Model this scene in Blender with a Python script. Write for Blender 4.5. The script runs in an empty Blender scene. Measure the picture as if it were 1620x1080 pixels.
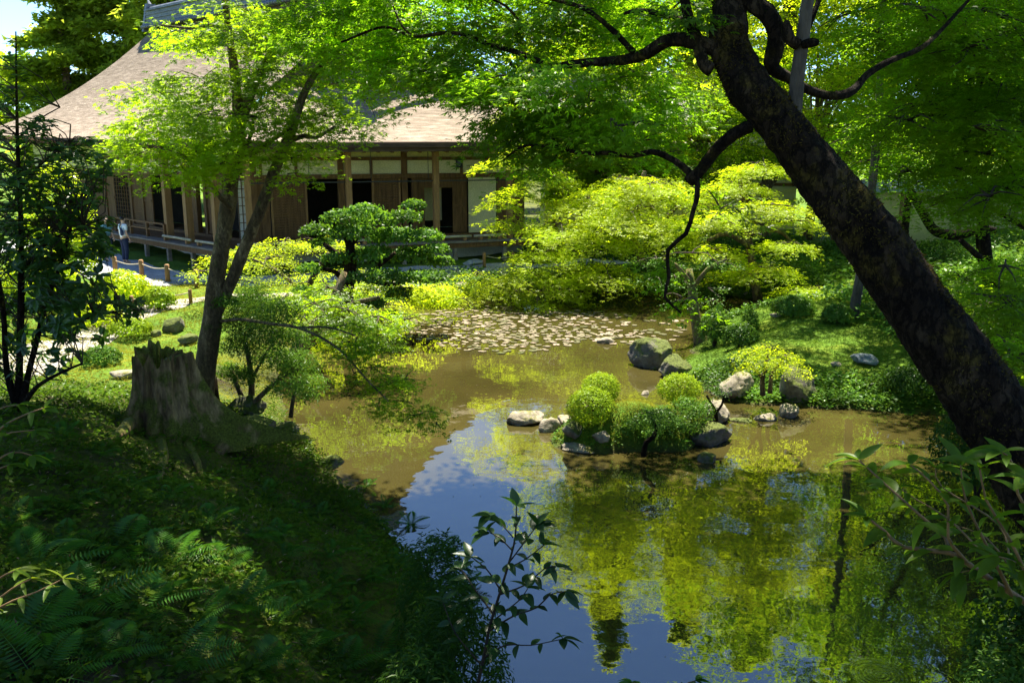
import bpy, math, random
import numpy as np
from mathutils import Vector, Matrix, noise
rng = np.random.default_rng(11); random.seed(11)
scene = bpy.context.scene; COL = scene.collection
R = math.radians
# ------------------------------------------------------------ camera, sky, sun, exposure
F, CAMZ = 1400.0, 4.5
PITCH = math.atan(305 / F)
cam_d = bpy.data.cameras.new('camera'); cam = bpy.data.objects.new('camera', cam_d); COL.objects.link(cam)
cam_d.sensor_width = 36; cam_d.lens = 36 * F / 1620; cam_d.clip_end = 3000; cam_d.clip_start = .05
cam.location = (0, 0, CAMZ); cam.rotation_euler = (math.pi / 2 - PITCH, 0, 0)
scene.camera = cam
SUN_AZ, SUN_EL = R(4), R(64)
world = bpy.data.worlds.new('World'); scene.world = world; world.use_nodes = True
wn = world.node_tree.nodes; wl = world.node_tree.links
sky = wn.new('ShaderNodeTexSky'); sky.sky_type = 'NISHITA'; sky.sun_disc = False
sky.sun_elevation = SUN_EL; sky.sun_rotation = SUN_AZ; sky.air_density = 1.0; sky.dust_density = .0; sky.ozone_density = 6.0; sky.altitude = 2000
bg = wn['Background']; wl.new(sky.outputs[0], bg.inputs[0]); bg.inputs[1].default_value = .07
sd = bpy.data.lights.new('sun', 'SUN'); sun = bpy.data.objects.new('sun', sd); COL.objects.link(sun)
sd.energy = 5.0; sd.angle = R(.53); sd.color = (1, .93, .78)
SUNV = Vector((math.sin(SUN_AZ) * math.cos(SUN_EL), math.cos(SUN_AZ) * math.cos(SUN_EL), math.sin(SUN_EL)))
sun.rotation_euler = SUNV.to_track_quat('Z', 'Y').to_euler(); sun.location = (-10, 20, 30)
vs = scene.view_settings; vs.view_transform = 'Standard'; vs.look = 'None'; vs.gamma = 1; vs.exposure = 2.2; vs.use_curve_mapping = False
cy = scene.cycles; cy.max_bounces = 7; cy.diffuse_bounces = 3; cy.glossy_bounces = 3; cy.transmission_bounces = 5; cy.transparent_max_bounces = 4
cy.use_denoising = True; cy.sample_clamp_indirect = 6; cy.caustics_reflective = False; cy.caustics_refractive = False
try: cy.denoiser = 'OPENIMAGEDENOISE'
except Exception: pass

# ------------------------------------------------------------ pixels to places
CP, SP = math.cos(PITCH), math.sin(PITCH)
def ray(px, py):
    dx = (px - 810) / F; dv = (540 - py) / F
    return np.array([dx, CP + dv * SP, -SP + dv * CP])
def at(px, py, Y):
    d = ray(px, py); return np.array([0, 0, CAMZ]) + d * (Y / d[1])
def onz(px, py, z):
    d = ray(px, py); return np.array([0, 0, CAMZ]) + d * ((z - CAMZ) / d[2])
def sm(a, b, x):
    t = np.clip((x - a) / (b - a), 0, 1); return t * t * (3 - 2 * t)

# ------------------------------------------------------------ materials
MATS = {}
def newmat(name):
    m = bpy.data.materials.new(name); m.use_nodes = True; nt = m.node_tree; nt.nodes.clear()
    o = nt.nodes.new('ShaderNodeOutputMaterial'); MATS[name] = m
    return m, nt, o
def N(nt, t, **kw):
    n = nt.nodes.new(t)
    for k, v in kw.items():
        if k[0] == 'i' and k[1:].isdigit(): n.inputs[int(k[1:])].default_value = v
        elif k in n.inputs: n.inputs[k].default_value = v
        else: setattr(n, k, v)
    return n
def ramp(nt, fac, stops):
    r = nt.nodes.new('ShaderNodeValToRGB'); e = r.color_ramp.elements
    while len(e) < len(stops): e.new(.5)
    for q, (p, c) in zip(e, stops): q.position = p; q.color = (*c, 1) if len(c) == 3 else c
    nt.links.new(fac, r.inputs[0]); return r
def g3(v): return (v, v, v)
def leafmat(name, a, b, t, tr=.45, gl=.08, rough=.35, single=False):
    m, nt, o = newmat(name); L = nt.links.new
    geo = N(nt, 'ShaderNodeObjectInfo' if single else 'ShaderNodeNewGeometry')
    r = ramp(nt, geo.outputs['Random' if single else 'Random Per Island'], [(0, a), (1, b)])
    no = N(nt, 'ShaderNodeTexNoise', Scale=.9, Detail=2.0)
    tc = N(nt, 'ShaderNodeTexCoord'); L(tc.outputs['Object'], no.inputs['Vector'])
    hs = N(nt, 'ShaderNodeHueSaturation'); L(r.outputs[0], hs.inputs['Color'])
    mp = N(nt, 'ShaderNodeMapRange'); L(no.outputs[0], mp.inputs[0]); mp.inputs[1].default_value = .3; mp.inputs[2].default_value = .7; mp.inputs[3].default_value = .6; mp.inputs[4].default_value = 1.3
    L(mp.outputs[0], hs.inputs['Value'])
    d = N(nt, 'ShaderNodeBsdfDiffuse'); L(hs.outputs[0], d.inputs[0])
    tl = N(nt, 'ShaderNodeBsdfTranslucent'); mx = N(nt, 'ShaderNodeMix', data_type='RGBA', blend_type='MULTIPLY'); mx.inputs[0].default_value = .0
    h2 = N(nt, 'ShaderNodeHueSaturation'); h2.inputs['Color'].default_value = (*t, 1); L(mp.outputs[0], h2.inputs['Value']); L(h2.outputs[0], tl.inputs[0])
    m1 = N(nt, 'ShaderNodeMixShader'); m1.inputs[0].default_value = tr; L(d.outputs[0], m1.inputs[1]); L(tl.outputs[0], m1.inputs[2])
    gs = N(nt, 'ShaderNodeBsdfGlossy'); gs.inputs['Roughness'].default_value = rough; gs.inputs[0].default_value = (1, 1, 1, 1)
    m2 = N(nt, 'ShaderNodeMixShader'); m2.inputs[0].default_value = gl * .3; L(m1.outputs[0], m2.inputs[1]); L(gs.outputs[0], m2.inputs[2])
    L(m2.outputs[0], o.inputs[0]); return m
def surf(name, stops, scale=4, rough=.8, bump=.3, bscale=None, stretch=(1, 1, 1), detail=6, moss=None, mossamt=.5, spec=.3, mossup=True, crack=0):
    """noise coloured surface with bump; moss = colour grown on upward faces"""
    m, nt, o = newmat(name); L = nt.links.new
    tc = N(nt, 'ShaderNodeTexCoord'); mp = N(nt, 'ShaderNodeMapping'); mp.inputs['Scale'].default_value = stretch
    L(tc.outputs['Object'], mp.inputs[0])
    n1 = N(nt, 'ShaderNodeTexNoise', Scale=scale, Detail=detail, Roughness=.62); L(mp.outputs[0], n1.inputs['Vector'])
    n2 = N(nt, 'ShaderNodeTexNoise', Scale=bscale or scale * 5, Detail=5.0, Roughness=.7); L(mp.outputs[0], n2.inputs['Vector'])
    r = ramp(nt, n1.outputs[0], stops)
    mx = N(nt, 'ShaderNodeMix', data_type='RGBA', blend_type='MULTIPLY'); mx.inputs[0].default_value = .6
    r2 = ramp(nt, n2.outputs[0], [(.3, g3(.45)), (.7, g3(1.35))])
    L(r.outputs[0], mx.inputs[6]); L(r2.outputs[0], mx.inputs[7])
    col = mx.outputs[2]
    if moss:
        geo = N(nt, 'ShaderNodeNewGeometry'); sx = N(nt, 'ShaderNodeSeparateXYZ'); L(geo.outputs['Normal'], sx.inputs[0])
        n3 = N(nt, 'ShaderNodeTexNoise', Scale=scale * .8, Detail=5.0, Roughness=.65); L(tc.outputs['Object'], n3.inputs['Vector'])
        ad = N(nt, 'ShaderNodeMath', operation='MULTIPLY_ADD'); L(sx.outputs[2], ad.inputs[0]); ad.inputs[1].default_value = .28 if mossup else 0; L(n3.outputs[0], ad.inputs[2])
        rm = ramp(nt, ad.outputs[0], [(.78 - mossamt * .5, g3(0)), (.9 - mossamt * .5, g3(1))])
        n4 = N(nt, 'ShaderNodeTexNoise', Scale=scale * 9, Detail=3.0); L(tc.outputs['Object'], n4.inputs['Vector'])
        rc = ramp(nt, n4.outputs[0], [(.3, tuple(c * .45 for c in moss)), (.7, tuple(c * 1.3 for c in moss))])
        m3 = N(nt, 'ShaderNodeMix', data_type='RGBA'); L(rm.outputs[0], m3.inputs[0]); L(col, m3.inputs[6]); L(rc.outputs[0], m3.inputs[7]); col = m3.outputs[2]
    hgt = n2.outputs[0]
    if crack:
        wv = N(nt, 'ShaderNodeMix', data_type='VECTOR'); wv.inputs[0].default_value = .12; L(mp.outputs[0], wv.inputs[4]); L(n2.outputs[1], wv.inputs[5])
        vo = N(nt, 'ShaderNodeTexVoronoi', feature='DISTANCE_TO_EDGE', Scale=float(crack)); L(wv.outputs[1], vo.inputs['Vector'])
        rv = ramp(nt, vo.outputs['Distance'], [(.0, g3(.4)), (.13, g3(1))]); m4 = N(nt, 'ShaderNodeMix', data_type='RGBA', blend_type='MULTIPLY'); m4.inputs[0].default_value = .9
        L(col, m4.inputs[6]); L(rv.outputs[0], m4.inputs[7]); col = m4.outputs[2]
        hm = N(nt, 'ShaderNodeMath', operation='MULTIPLY_ADD'); L(rv.outputs[0], hm.inputs[0]); hm.inputs[1].default_value = .8; L(n2.outputs[0], hm.inputs[2]); hgt = hm.outputs[0]
    b = N(nt, 'ShaderNodeBsdfPrincipled'); L(col, b.inputs['Base Color']); b.inputs['Roughness'].default_value = rough
    b.inputs['Specular IOR Level'].default_value = spec
    if bump:
        bp = N(nt, 'ShaderNodeBump'); bp.inputs['Strength'].default_value = bump; bp.inputs['Distance'].default_value = .04
        L(hgt, bp.inputs['Height']); L(bp.outputs[0], b.inputs['Normal'])
    L(b.outputs[0], o.inputs[0]); return m

# leaves: (dark, light, translucent)
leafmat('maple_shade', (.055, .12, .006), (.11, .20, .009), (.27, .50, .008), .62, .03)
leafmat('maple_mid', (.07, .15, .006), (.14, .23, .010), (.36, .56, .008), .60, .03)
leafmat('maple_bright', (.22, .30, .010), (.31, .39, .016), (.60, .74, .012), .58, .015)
leafmat('laurel', (.022, .06, .010), (.05, .11, .014), (.08, .19, .01), .32, .10, .32)
leafmat('camellia', (.035, .10, .012), (.075, .16, .016), (.15, .30, .015), .4, .04, .4)
leafmat('camellia_leaf', (.03, .085, .008), (.10, .17, .014), (.22, .36, .012), .5, .025, .4, True)
leafmat('sapling_leaf', (.012, .04, .010), (.04, .09, .018), (.05, .14, .01), .3, .06, .35, True)
leafmat('moss_brown', (.05, .036, .010), (.11, .085, .02), (.06, .05, .01), .2, .0)
leafmat('azalea', (.045, .12, .014), (.09, .18, .02), (.16, .30, .02), .3, .03)
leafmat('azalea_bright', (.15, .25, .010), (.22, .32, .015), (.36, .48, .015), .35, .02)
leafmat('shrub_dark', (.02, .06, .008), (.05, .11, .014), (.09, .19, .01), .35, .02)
leafmat('conifer', (.12, .19, .018), (.21, .28, .03), (.52, .64, .04), .62, .02)
leafmat('fern', (.035, .115, .016), (.075, .18, .024), (.10, .26, .015), .35, .03)
leafmat('young_leaf', (.06, .12, .010), (.14, .19, .016), (.26, .34, .015), .45, .03, .4, True)
leafmat('ground_leaf', (.03, .075, .006), (.085, .14, .010), (.11, .20, .008), .35, .015)
leafmat('moss_leaf', (.05, .11, .010), (.10, .17, .014), (.12, .20, .012), .3, .01, .7)
leafmat('moss_gold', (.14, .15, .012), (.21, .20, .02), (.24, .24, .014), .3, .01, .7)
leafmat('dry_leaf', (.13, .08, .04), (.34, .25, .15), (.2, .13, .05), .2, .05, .5)
leafmat('lily', (.07, .075, .032), (.27, .21, .16), (.1, .12, .04), .05, .08, .3, True)
surf('bark_dark', [(.3, (.006, .004, .003)), (.52, (.022, .014, .008)), (.72, (.075, .052, .03))], 5, .95, 1.0, 26, (1, 1, .5), 9, moss=(.07, .05, .010), mossamt=.46, mossup=False, spec=.1, crack=16)
surf('bark_warm', [(.3, (.05, .032, .016)), (.5, (.14, .095, .048)), (.68, (.34, .25, .14))], 6, .9, .8, 26, (1, 1, .4), 7, moss=(.09, .10, .02), mossamt=.34, crack=26)
surf('bark_grey', [(.3, (.03, .024, .017)), (.7, (.11, .09, .066))], 8, .9, .6, 24, (1, 1, .35))
surf('bark_mossy', [(.3, (.07, .05, .02)), (.7, (.16, .12, .05))], 8, .9, .6, 24, (1, 1, .5), moss=(.14, .16, .015), mossamt=.62, mossup=False)
surf('twig', [(.3, (.025, .018, .011)), (.7, (.06, .042, .026))], 12, .9, .3)
surf('twig_warm', [(.3, (.10, .055, .02)), (.7, (.22, .13, .05))], 12, .7, .2)
surf('stump_wood', [(.28, (.024, .013, .006)), (.46, (.13, .078, .032)), (.64, (.36, .235, .11))], 5, .95, 1.0, 20, (1, 1, .25), 8, moss=(.11, .115, .015), mossamt=.5)
surf('rock', [(.3, (.10, .085, .06)), (.5, (.25, .215, .165)), (.72, (.52, .45, .34))], 3, .9, .8, 14, moss=(.13, .13, .02), mossamt=.12)
surf('rock_mossy', [(.3, (.06, .055, .045)), (.7, (.20, .18, .15))], 3, .9, .8, 14, moss=(.075, .095, .012), mossamt=.5)
surf('rock_blue', [(.3, (.08, .10, .12)), (.7, (.26, .29, .32))], 3.5, .8, .8, 14)
surf('roof_bark', [(.28, (.10, .074, .050)), (.5, (.19, .148, .110)), (.72, (.30, .245, .19))], 1.5, .95, 1.0, 7, (1, 1, 9), 9)
surf('roof_edge', [(.3, (.035, .02, .012)), (.7, (.09, .055, .035))], 3, .9, .4, 20, (1, 1, 6))
surf('tile', [(.3, (.07, .085, .11)), (.7, (.18, .20, .23))], 3, .55, .3, 16, spec=.5)
surf('wood', [(.3, (.065, .030, .010)), (.5, (.14, .069, .023)), (.75, (.21, .112, .045))], 2.5, .75, .25, 18, (6, 6, .6))
surf('wood_light', [(.3, (.18, .09, .03)), (.7, (.33, .18, .07))], 2.5, .7, .25, 18, (6, 6, .6))
surf('wood_grey', [(.3, (.12, .10, .08)), (.7, (.26, .22, .18))], 2.5, .85, .3, 18, (1, 1, 6))
surf('bamboo', [(.3, (.30, .25, .16)), (.7, (.48, .42, .29))], 2, .6, .1, 12)
surf('plaster', [(.3, (.60, .52, .29)), (.7, (.70, .62, .37))], 1.2, .9, .06, 30)
surf('plaster_white', [(.3, (.62, .6, .54)), (.7, (.74, .72, .66))], 1.2, .9, .05, 30)
surf('plaster_yellow', [(.3, (.30, .27, .09)), (.7, (.40, .36, .13))], .8, .9, .06, 30)
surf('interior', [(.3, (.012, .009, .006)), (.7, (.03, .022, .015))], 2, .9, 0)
surf('iron', [(.3, (.012, .012, .012)), (.7, (.03, .03, .03))], 5, .5, .1)
surf('gravel', [(.3, (.20, .185, .16)), (.7, (.42, .39, .34))], 18, .95, .6, 60)
surf('stone', [(.3, (.20, .21, .22)), (.7, (.40, .41, .42))], 5, .85, .4, 30)
surf('skin', [(.3, (.46, .28, .2)), (.7, (.52, .33, .24))], 3, .5, 0)
surf('hair', [(.3, (.008, .007, .006)), (.7, (.02, .016, .014))], 20, .5, .2)
surf('cloth_white', [(.3, (.60, .66, .74)), (.7, (.72, .77, .82))], 8, .9, .1)
surf('cloth_navy', [(.3, (.012, .02, .05)), (.7, (.025, .035, .08))], 8, .9, .1)
surf('cloth_teal', [(.3, (.10, .24, .30)), (.7, (.15, .32, .38))], 8, .9, .1)

def ground_mat():
    m, nt, o = newmat('ground'); L = nt.links.new
    tc = N(nt, 'ShaderNodeTexCoord')
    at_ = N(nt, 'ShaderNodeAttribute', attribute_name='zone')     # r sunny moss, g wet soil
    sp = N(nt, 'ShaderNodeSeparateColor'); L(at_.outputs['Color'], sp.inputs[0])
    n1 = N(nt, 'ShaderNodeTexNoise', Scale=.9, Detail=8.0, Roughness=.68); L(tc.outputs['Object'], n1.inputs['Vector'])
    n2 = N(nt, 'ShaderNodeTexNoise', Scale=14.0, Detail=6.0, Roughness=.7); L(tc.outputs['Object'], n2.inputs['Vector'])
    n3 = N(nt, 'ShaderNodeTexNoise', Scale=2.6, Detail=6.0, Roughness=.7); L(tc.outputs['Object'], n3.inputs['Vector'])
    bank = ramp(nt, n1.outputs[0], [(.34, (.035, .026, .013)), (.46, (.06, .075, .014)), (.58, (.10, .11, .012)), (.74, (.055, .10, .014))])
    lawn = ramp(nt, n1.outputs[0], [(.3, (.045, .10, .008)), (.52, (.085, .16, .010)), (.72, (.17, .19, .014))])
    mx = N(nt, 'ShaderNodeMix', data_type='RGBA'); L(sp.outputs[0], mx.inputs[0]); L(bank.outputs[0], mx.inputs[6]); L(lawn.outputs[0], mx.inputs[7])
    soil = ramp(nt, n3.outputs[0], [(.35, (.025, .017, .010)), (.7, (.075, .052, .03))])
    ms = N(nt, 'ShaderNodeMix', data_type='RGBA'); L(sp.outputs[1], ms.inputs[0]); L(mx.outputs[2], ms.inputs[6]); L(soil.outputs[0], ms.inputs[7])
    r2 = ramp(nt, n2.outputs[0], [(.3, g3(.45)), (.7, g3(1.4))])
    mm = N(nt, 'ShaderNodeMix', data_type='RGBA', blend_type='MULTIPLY'); mm.inputs[0].default_value = .8
    L(ms.outputs[2], mm.inputs[6]); L(r2.outputs[0], mm.inputs[7])
    b = N(nt, 'ShaderNodeBsdfPrincipled'); L(mm.outputs[2], b.inputs['Base Color']); b.inputs['Roughness'].default_value = .95; b.inputs['Specular IOR Level'].default_value = .15
    bp = N(nt, 'ShaderNodeBump'); bp.inputs['Strength'].default_value = .9; bp.inputs['Distance'].default_value = .07
    L(n2.outputs[0], bp.inputs['Height']); L(bp.outputs[0], b.inputs['Normal']); L(b.outputs[0], o.inputs[0])
ground_mat()
RIPPLE = onz(1390, 1066, 0)
def water_mat():
    m, nt, o = newmat('water'); L = nt.links.new
    tc = N(nt, 'ShaderNodeTexCoord')
    n1 = N(nt, 'ShaderNodeTexNoise', Scale=.5, Detail=4.0); L(tc.outputs['Object'], n1.inputs['Vector'])
    col = ramp(nt, n1.outputs[0], [(.35, (.030, .0255, .007)), (.65, (.048, .040, .011))])
    mp = N(nt, 'ShaderNodeMapping'); mp.inputs['Scale'].default_value = (1, 1.0, 1); L(tc.outputs['Object'], mp.inputs[0])
    n2 = N(nt, 'ShaderNodeTexNoise', Scale=2.2, Detail=2.0, Roughness=.5); L(mp.outputs[0], n2.inputs['Vector'])
    n3 = N(nt, 'ShaderNodeTexNoise', Scale=9.0, Detail=2.0, Roughness=.5); L(mp.outputs[0], n3.inputs['Vector'])
    # rings where something touched the water
    vm = N(nt, 'ShaderNodeVectorMath', operation='DISTANCE'); L(tc.outputs['Object'], vm.inputs[0]); vm.inputs[1].default_value = tuple(float(c) for c in RIPPLE)
    sn = N(nt, 'ShaderNodeMath', operation='MULTIPLY'); L(vm.outputs['Value'], sn.inputs[0]); sn.inputs[1].default_value = 150
    sn2 = N(nt, 'ShaderNodeMath', operation='SINE'); L(sn.outputs[0], sn2.inputs[0])
    fall = ramp(nt, vm.outputs['Value'], [(0, g3(1)), (.20, g3(.7)), (.27, g3(0))])
    rg = N(nt, 'ShaderNodeMath', operation='MULTIPLY'); L(sn2.outputs[0], rg.inputs[0]); L(fall.outputs[0], rg.inputs[1])
    rg2 = N(nt, 'ShaderNodeMath', operation='MULTIPLY'); L(rg.outputs[0], rg2.inputs[0]); rg2.inputs[1].default_value = .10
    a = N(nt, 'ShaderNodeMath', operation='MULTIPLY_ADD'); L(n3.outputs[0], a.inputs[0]); a.inputs[1].default_value = .10; L(n2.outputs[0], a.inputs[2])
    ad = N(nt, 'ShaderNodeMath', operation='ADD'); L(a.outputs[0], ad.inputs[0]); L(rg2.outputs[0], ad.inputs[1])
    bp = N(nt, 'ShaderNodeBump'); bp.inputs['Strength'].default_value = .03; bp.inputs['Distance'].default_value = .10; L(ad.outputs[0], bp.inputs['Height'])
    d = N(nt, 'ShaderNodeBsdfDiffuse'); L(col.outputs[0], d.inputs[0])
    gl = N(nt, 'ShaderNodeBsdfGlossy'); gl.inputs['Roughness'].default_value = .015; L(bp.outputs[0], gl.inputs['Normal'])
    fr = N(nt, 'ShaderNodeFresnel'); fr.inputs[0].default_value = 2.25; L(bp.outputs[0], fr.inputs['Normal'])
    mx = N(nt, 'ShaderNodeMixShader'); L(fr.outputs[0], mx.inputs[0]); L(d.outputs[0], mx.inputs[1]); L(gl.outputs[0], mx.inputs[2])
    L(mx.outputs[0], o.inputs[0])
water_mat()

# ------------------------------------------------------------ object helpers
def tag(o, label=None, cat=None, group=None, kind=None):
    if label: o['label'] = label
    if cat: o['category'] = cat
    if group: o['group'] = group
    if kind: o['kind'] = kind
    return o
def wloc(o):
    v = Vector((0, 0, 0))
    while o: v += o.location; o = o.parent
    return v
def thing(name, label, cat, loc, group=None):
    o = bpy.data.objects.new(name, None); COL.objects.link(o); o.location = tuple(float(c) for c in loc); o.empty_display_size = .2
    return tag(o, label, cat, group)
def link(name, me, mat=None, parent=None, kind=None):
    o = bpy.data.objects.new(name, me); COL.objects.link(o)
    if mat and not me.materials: me.materials.append(MATS[mat])
    if parent: o.parent = parent
    if kind: o['kind'] = kind
    return o
def mesh_np(name, V, loops, k, mat=None, smooth=False):
    me = bpy.data.meshes.new(name); n = len(loops) // k
    me.vertices.add(len(V)); me.vertices.foreach_set('co', np.ascontiguousarray(V, dtype=np.float32).ravel())
    me.loops.add(len(loops)); me.loops.foreach_set('vertex_index', np.ascontiguousarray(loops, dtype=np.int32))
    me.polygons.add(n); me.polygons.foreach_set('loop_start', np.arange(n, dtype=np.int32) * k)
    me.polygons.foreach_set('loop_total', np.full(n, k, dtype=np.int32))
    me.polygons.foreach_set('use_smooth', np.full(n, smooth, dtype=bool))
    me.update(calc_edges=True)
    if mat: me.materials.append(MATS[mat])
    return me
class MB:
    """collects quads / triangles for one mesh"""
    def __init__(s): s.v = []; s.f = []
    def add(s, vs, fs):
        b = len(s.v); s.v.extend([tuple(map(float, p)) for p in vs]); s.f.extend([tuple(i + b for i in f) for f in fs]); return s
    def hexa(s, p):   # 8 corners: bottom 0-3 ccw, top 4-7
        return s.add(p, [(3, 2, 1, 0), (4, 5, 6, 7), (0, 1, 5, 4), (1, 2, 6, 5), (2, 3, 7, 6), (3, 0, 4, 7)])
    def box(s, c, h, rz=0):
        ca, sa = math.cos(rz), math.sin(rz); P = []
        for z in (-1, 1):
            for x, y in ((-1, -1), (1, -1), (1, 1), (-1, 1)):
                P.append((c[0] + x * h[0] * ca - y * h[1] * sa, c[1] + x * h[0] * sa + y * h[1] * ca, c[2] + z * h[2]))
        return s.hexa(P)
    def tube(s, pts, rad, sides=8, bump=0., seed=0, cap=True, step=None, flare=None):
        pts = np.array(pts, float); rad = np.array(rad, float) * np.ones(len(pts))
        if step and len(pts) > 2: pts, rad = spline(pts, rad, step)
        n = len(pts); T = np.gradient(pts, axis=0); T /= np.linalg.norm(T, axis=1)[:, None] + 1e-9
        u = np.cross(T[0], (0.31, .17, .93)); 
        if np.linalg.norm(u) < .05: u = np.cross(T[0], (1, 0, 0))
        u /= np.linalg.norm(u); V = []
        for i in range(n):
            u = u - T[i] * np.dot(u, T[i]); u /= np.linalg.norm(u) + 1e-9; w = np.cross(T[i], u)
            for j in range(sides):
                a = 2 * math.pi * j / sides; d = math.cos(a) * u + math.sin(a) * w; r = rad[i]
                if bump:
                    q = pts[i] + d * r
                    r *= 1 + bump * (noise.noise(Vector(q * (1.2 / (rad[0] + .05)) * .5) + Vector((seed, 0, 0))) * 1.0 + .5 * noise.noise(Vector(q * (3. / (rad[0] + .05)) * .5) + Vector((0, seed, 0))) + (.55 * noise.noise(Vector(q * 14.)) + .4 * noise.noise(Vector(q * 34.)) if sides > 30 else 0))
                V.append(pts[i] + d * r)
        fs = [(i * sides + j, i * sides + (j + 1) % sides, (i + 1) * sides + (j + 1) % sides, (i + 1) * sides + j) for i in range(n - 1) for j in range(sides)]
        if cap: fs.append(tuple(range(sides))[::-1]); fs.append(tuple((n - 1) * sides + j for j in range(sides)))
        return s.add(V, fs)
    def build(s, name, mat, parent=None, smooth=False, kind=None):
        off = wloc(parent) if parent else Vector((0, 0, 0))
        me = bpy.data.meshes.new(name); me.from_pydata([(p[0] - off.x, p[1] - off.y, p[2] - off.z) for p in s.v], [], s.f)
        if smooth: me.polygons.foreach_set('use_smooth', [True] * len(me.polygons))
        me.update(); return link(name, me, mat, parent, kind)
def spline(P, r, step):
    out = []; ro = []
    Q = np.vstack([2 * P[0] - P[1], P, 2 * P[-1] - P[-2]])
    for i in range(len(P) - 1):
        p0, p1, p2, p3 = Q[i:i + 4]; m = max(2, int(np.linalg.norm(p2 - p1) / step))
        for t in np.arange(m) / m:
            out.append(.5 * (2 * p1 + (p2 - p0) * t + (2 * p0 - 5 * p1 + 4 * p2 - p3) * t * t + (3 * p1 - p0 - 3 * p2 + p3) * t ** 3)); ro.append(r[i] * (1 - t) + r[i + 1] * t)
    out.append(P[-1]); ro.append(r[-1]); return np.array(out), np.array(ro)
def pxl(lst, Y=None):
    """[(px,py,depth[,r_px])] -> points, radii in metres"""
    P = []; r = []
    for q in lst:
        p = at(q[0], q[1], q[2]); P.append(p); r.append((q[3] if len(q) > 3 else 3) / F * q[2])
    return np.array(P), np.array(r)

# ------------------------------------------------------------ leaves
def kite(a, l, w):
    c, s = math.cos(a), math.sin(a); m = l * .45
    return [(c * m - s * w, s * m + c * w, .03), (c * l, s * l, -.10 * l), (c * m + s * w, s * m - c * w, .03)]
def maple_tpl(lobes):
    V = [(0, 0, 0)]; Fc = []
    for a, l, w in lobes:
        b = len(V); q = kite(a, l, w * 2.0); s_ = 2 if a < 0 else 0; V += [q[s_], q[1]]; Fc.append((0, b + 1, b) if s_ == 0 else (0, b, b + 1))
    return np.array(V, float), np.array(Fc)
TPL = {
    'maple5': maple_tpl([(0, 1, .13), (.75, .92, .13), (-.75, .92, .13), (1.55, .66, .12), (-1.55, .66, .12)]),
    'maple3': maple_tpl([(0, 1, .17), (1.0, .85, .17), (-1.0, .85, .17)]),
    'diamond': (np.array([(0, 0, 0), (.5, .30, .05), (1, 0, -.06), (.5, -.30, .05)], float), np.array([(0, 3, 2, 1)])),
    'tri': (np.array([(0, .34, 0), (1, 0, -.08), (0, -.34, 0)], float), np.array([(0, 2, 1)])),
    'slim': (np.array([(0, 0, 0), (.45, .13, .04), (1, 0, -.1), (.45, -.13, .04)], float), np.array([(0, 3, 2, 1)])),
    'oval': (np.array([(0, 0, 0), (.3, .17, .05), (.65, .17, .02), (1, 0, -.12), (.65, -.17, .02), (.3, -.17, .05), (.3, 0, -.01), (.65, 0, -.03)], float),
             np.array([(0, 6, 1, 1), (6, 7, 2, 1), (7, 3, 2, 2), (0, 5, 6, 6), (6, 5, 4, 7), (7, 4, 3, 3)])),
}
def unit(a): return a / (np.linalg.norm(a, axis=-1, keepdims=True) + 1e-9)
class Leaves:
    def __init__(s): s.P = []; s.N = []; s.T = []; s.S = []
    def add(s, P, Nn, T, S):
        s.P.append(P); s.N.append(Nn); s.T.append(T); s.S.append(np.broadcast_to(S, (len(P),)))
    def build(s, name, tpl, mat, parent=None, kind='stuff'):
        P = np.vstack(s.P); Nn = unit(np.vstack(s.N)); T = np.vstack(s.T); S = np.concatenate(s.S)
        T = unit(T - Nn * (T * Nn).sum(1)[:, None]); B = np.cross(Nn, T)
        tv, tf = TPL[tpl]; off = np.array(wloc(parent)) if parent else np.zeros(3)
        V = (P - off)[:, None, :] + S[:, None, None] * (tv[None, :, 0, None] * T[:, None] + tv[None, :, 1, None] * B[:, None] + tv[None, :, 2, None] * Nn[:, None])
        m = len(tv); n = len(P)
        if tpl == 'oval':
            tris = np.array([(0, 6, 1), (6, 7, 2), (6, 2, 1), (7, 3, 2), (0, 5, 6), (6, 5, 4), (6, 4, 7), (7, 4, 3)])
            lp = (tris[None] + (np.arange(n) * m)[:, None, None]).ravel(); k = 3
        else:
            lp = (tf[None] + (np.arange(n) * m)[:, None, None]).ravel(); k = tf.shape[1]
        me = mesh_np(name, V.reshape(-1, 3), lp, k, mat)
        return link(name, me, mat, parent, kind)
def rnd(n, s=1.): return rng.normal(0, s, (n, 3))
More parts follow.
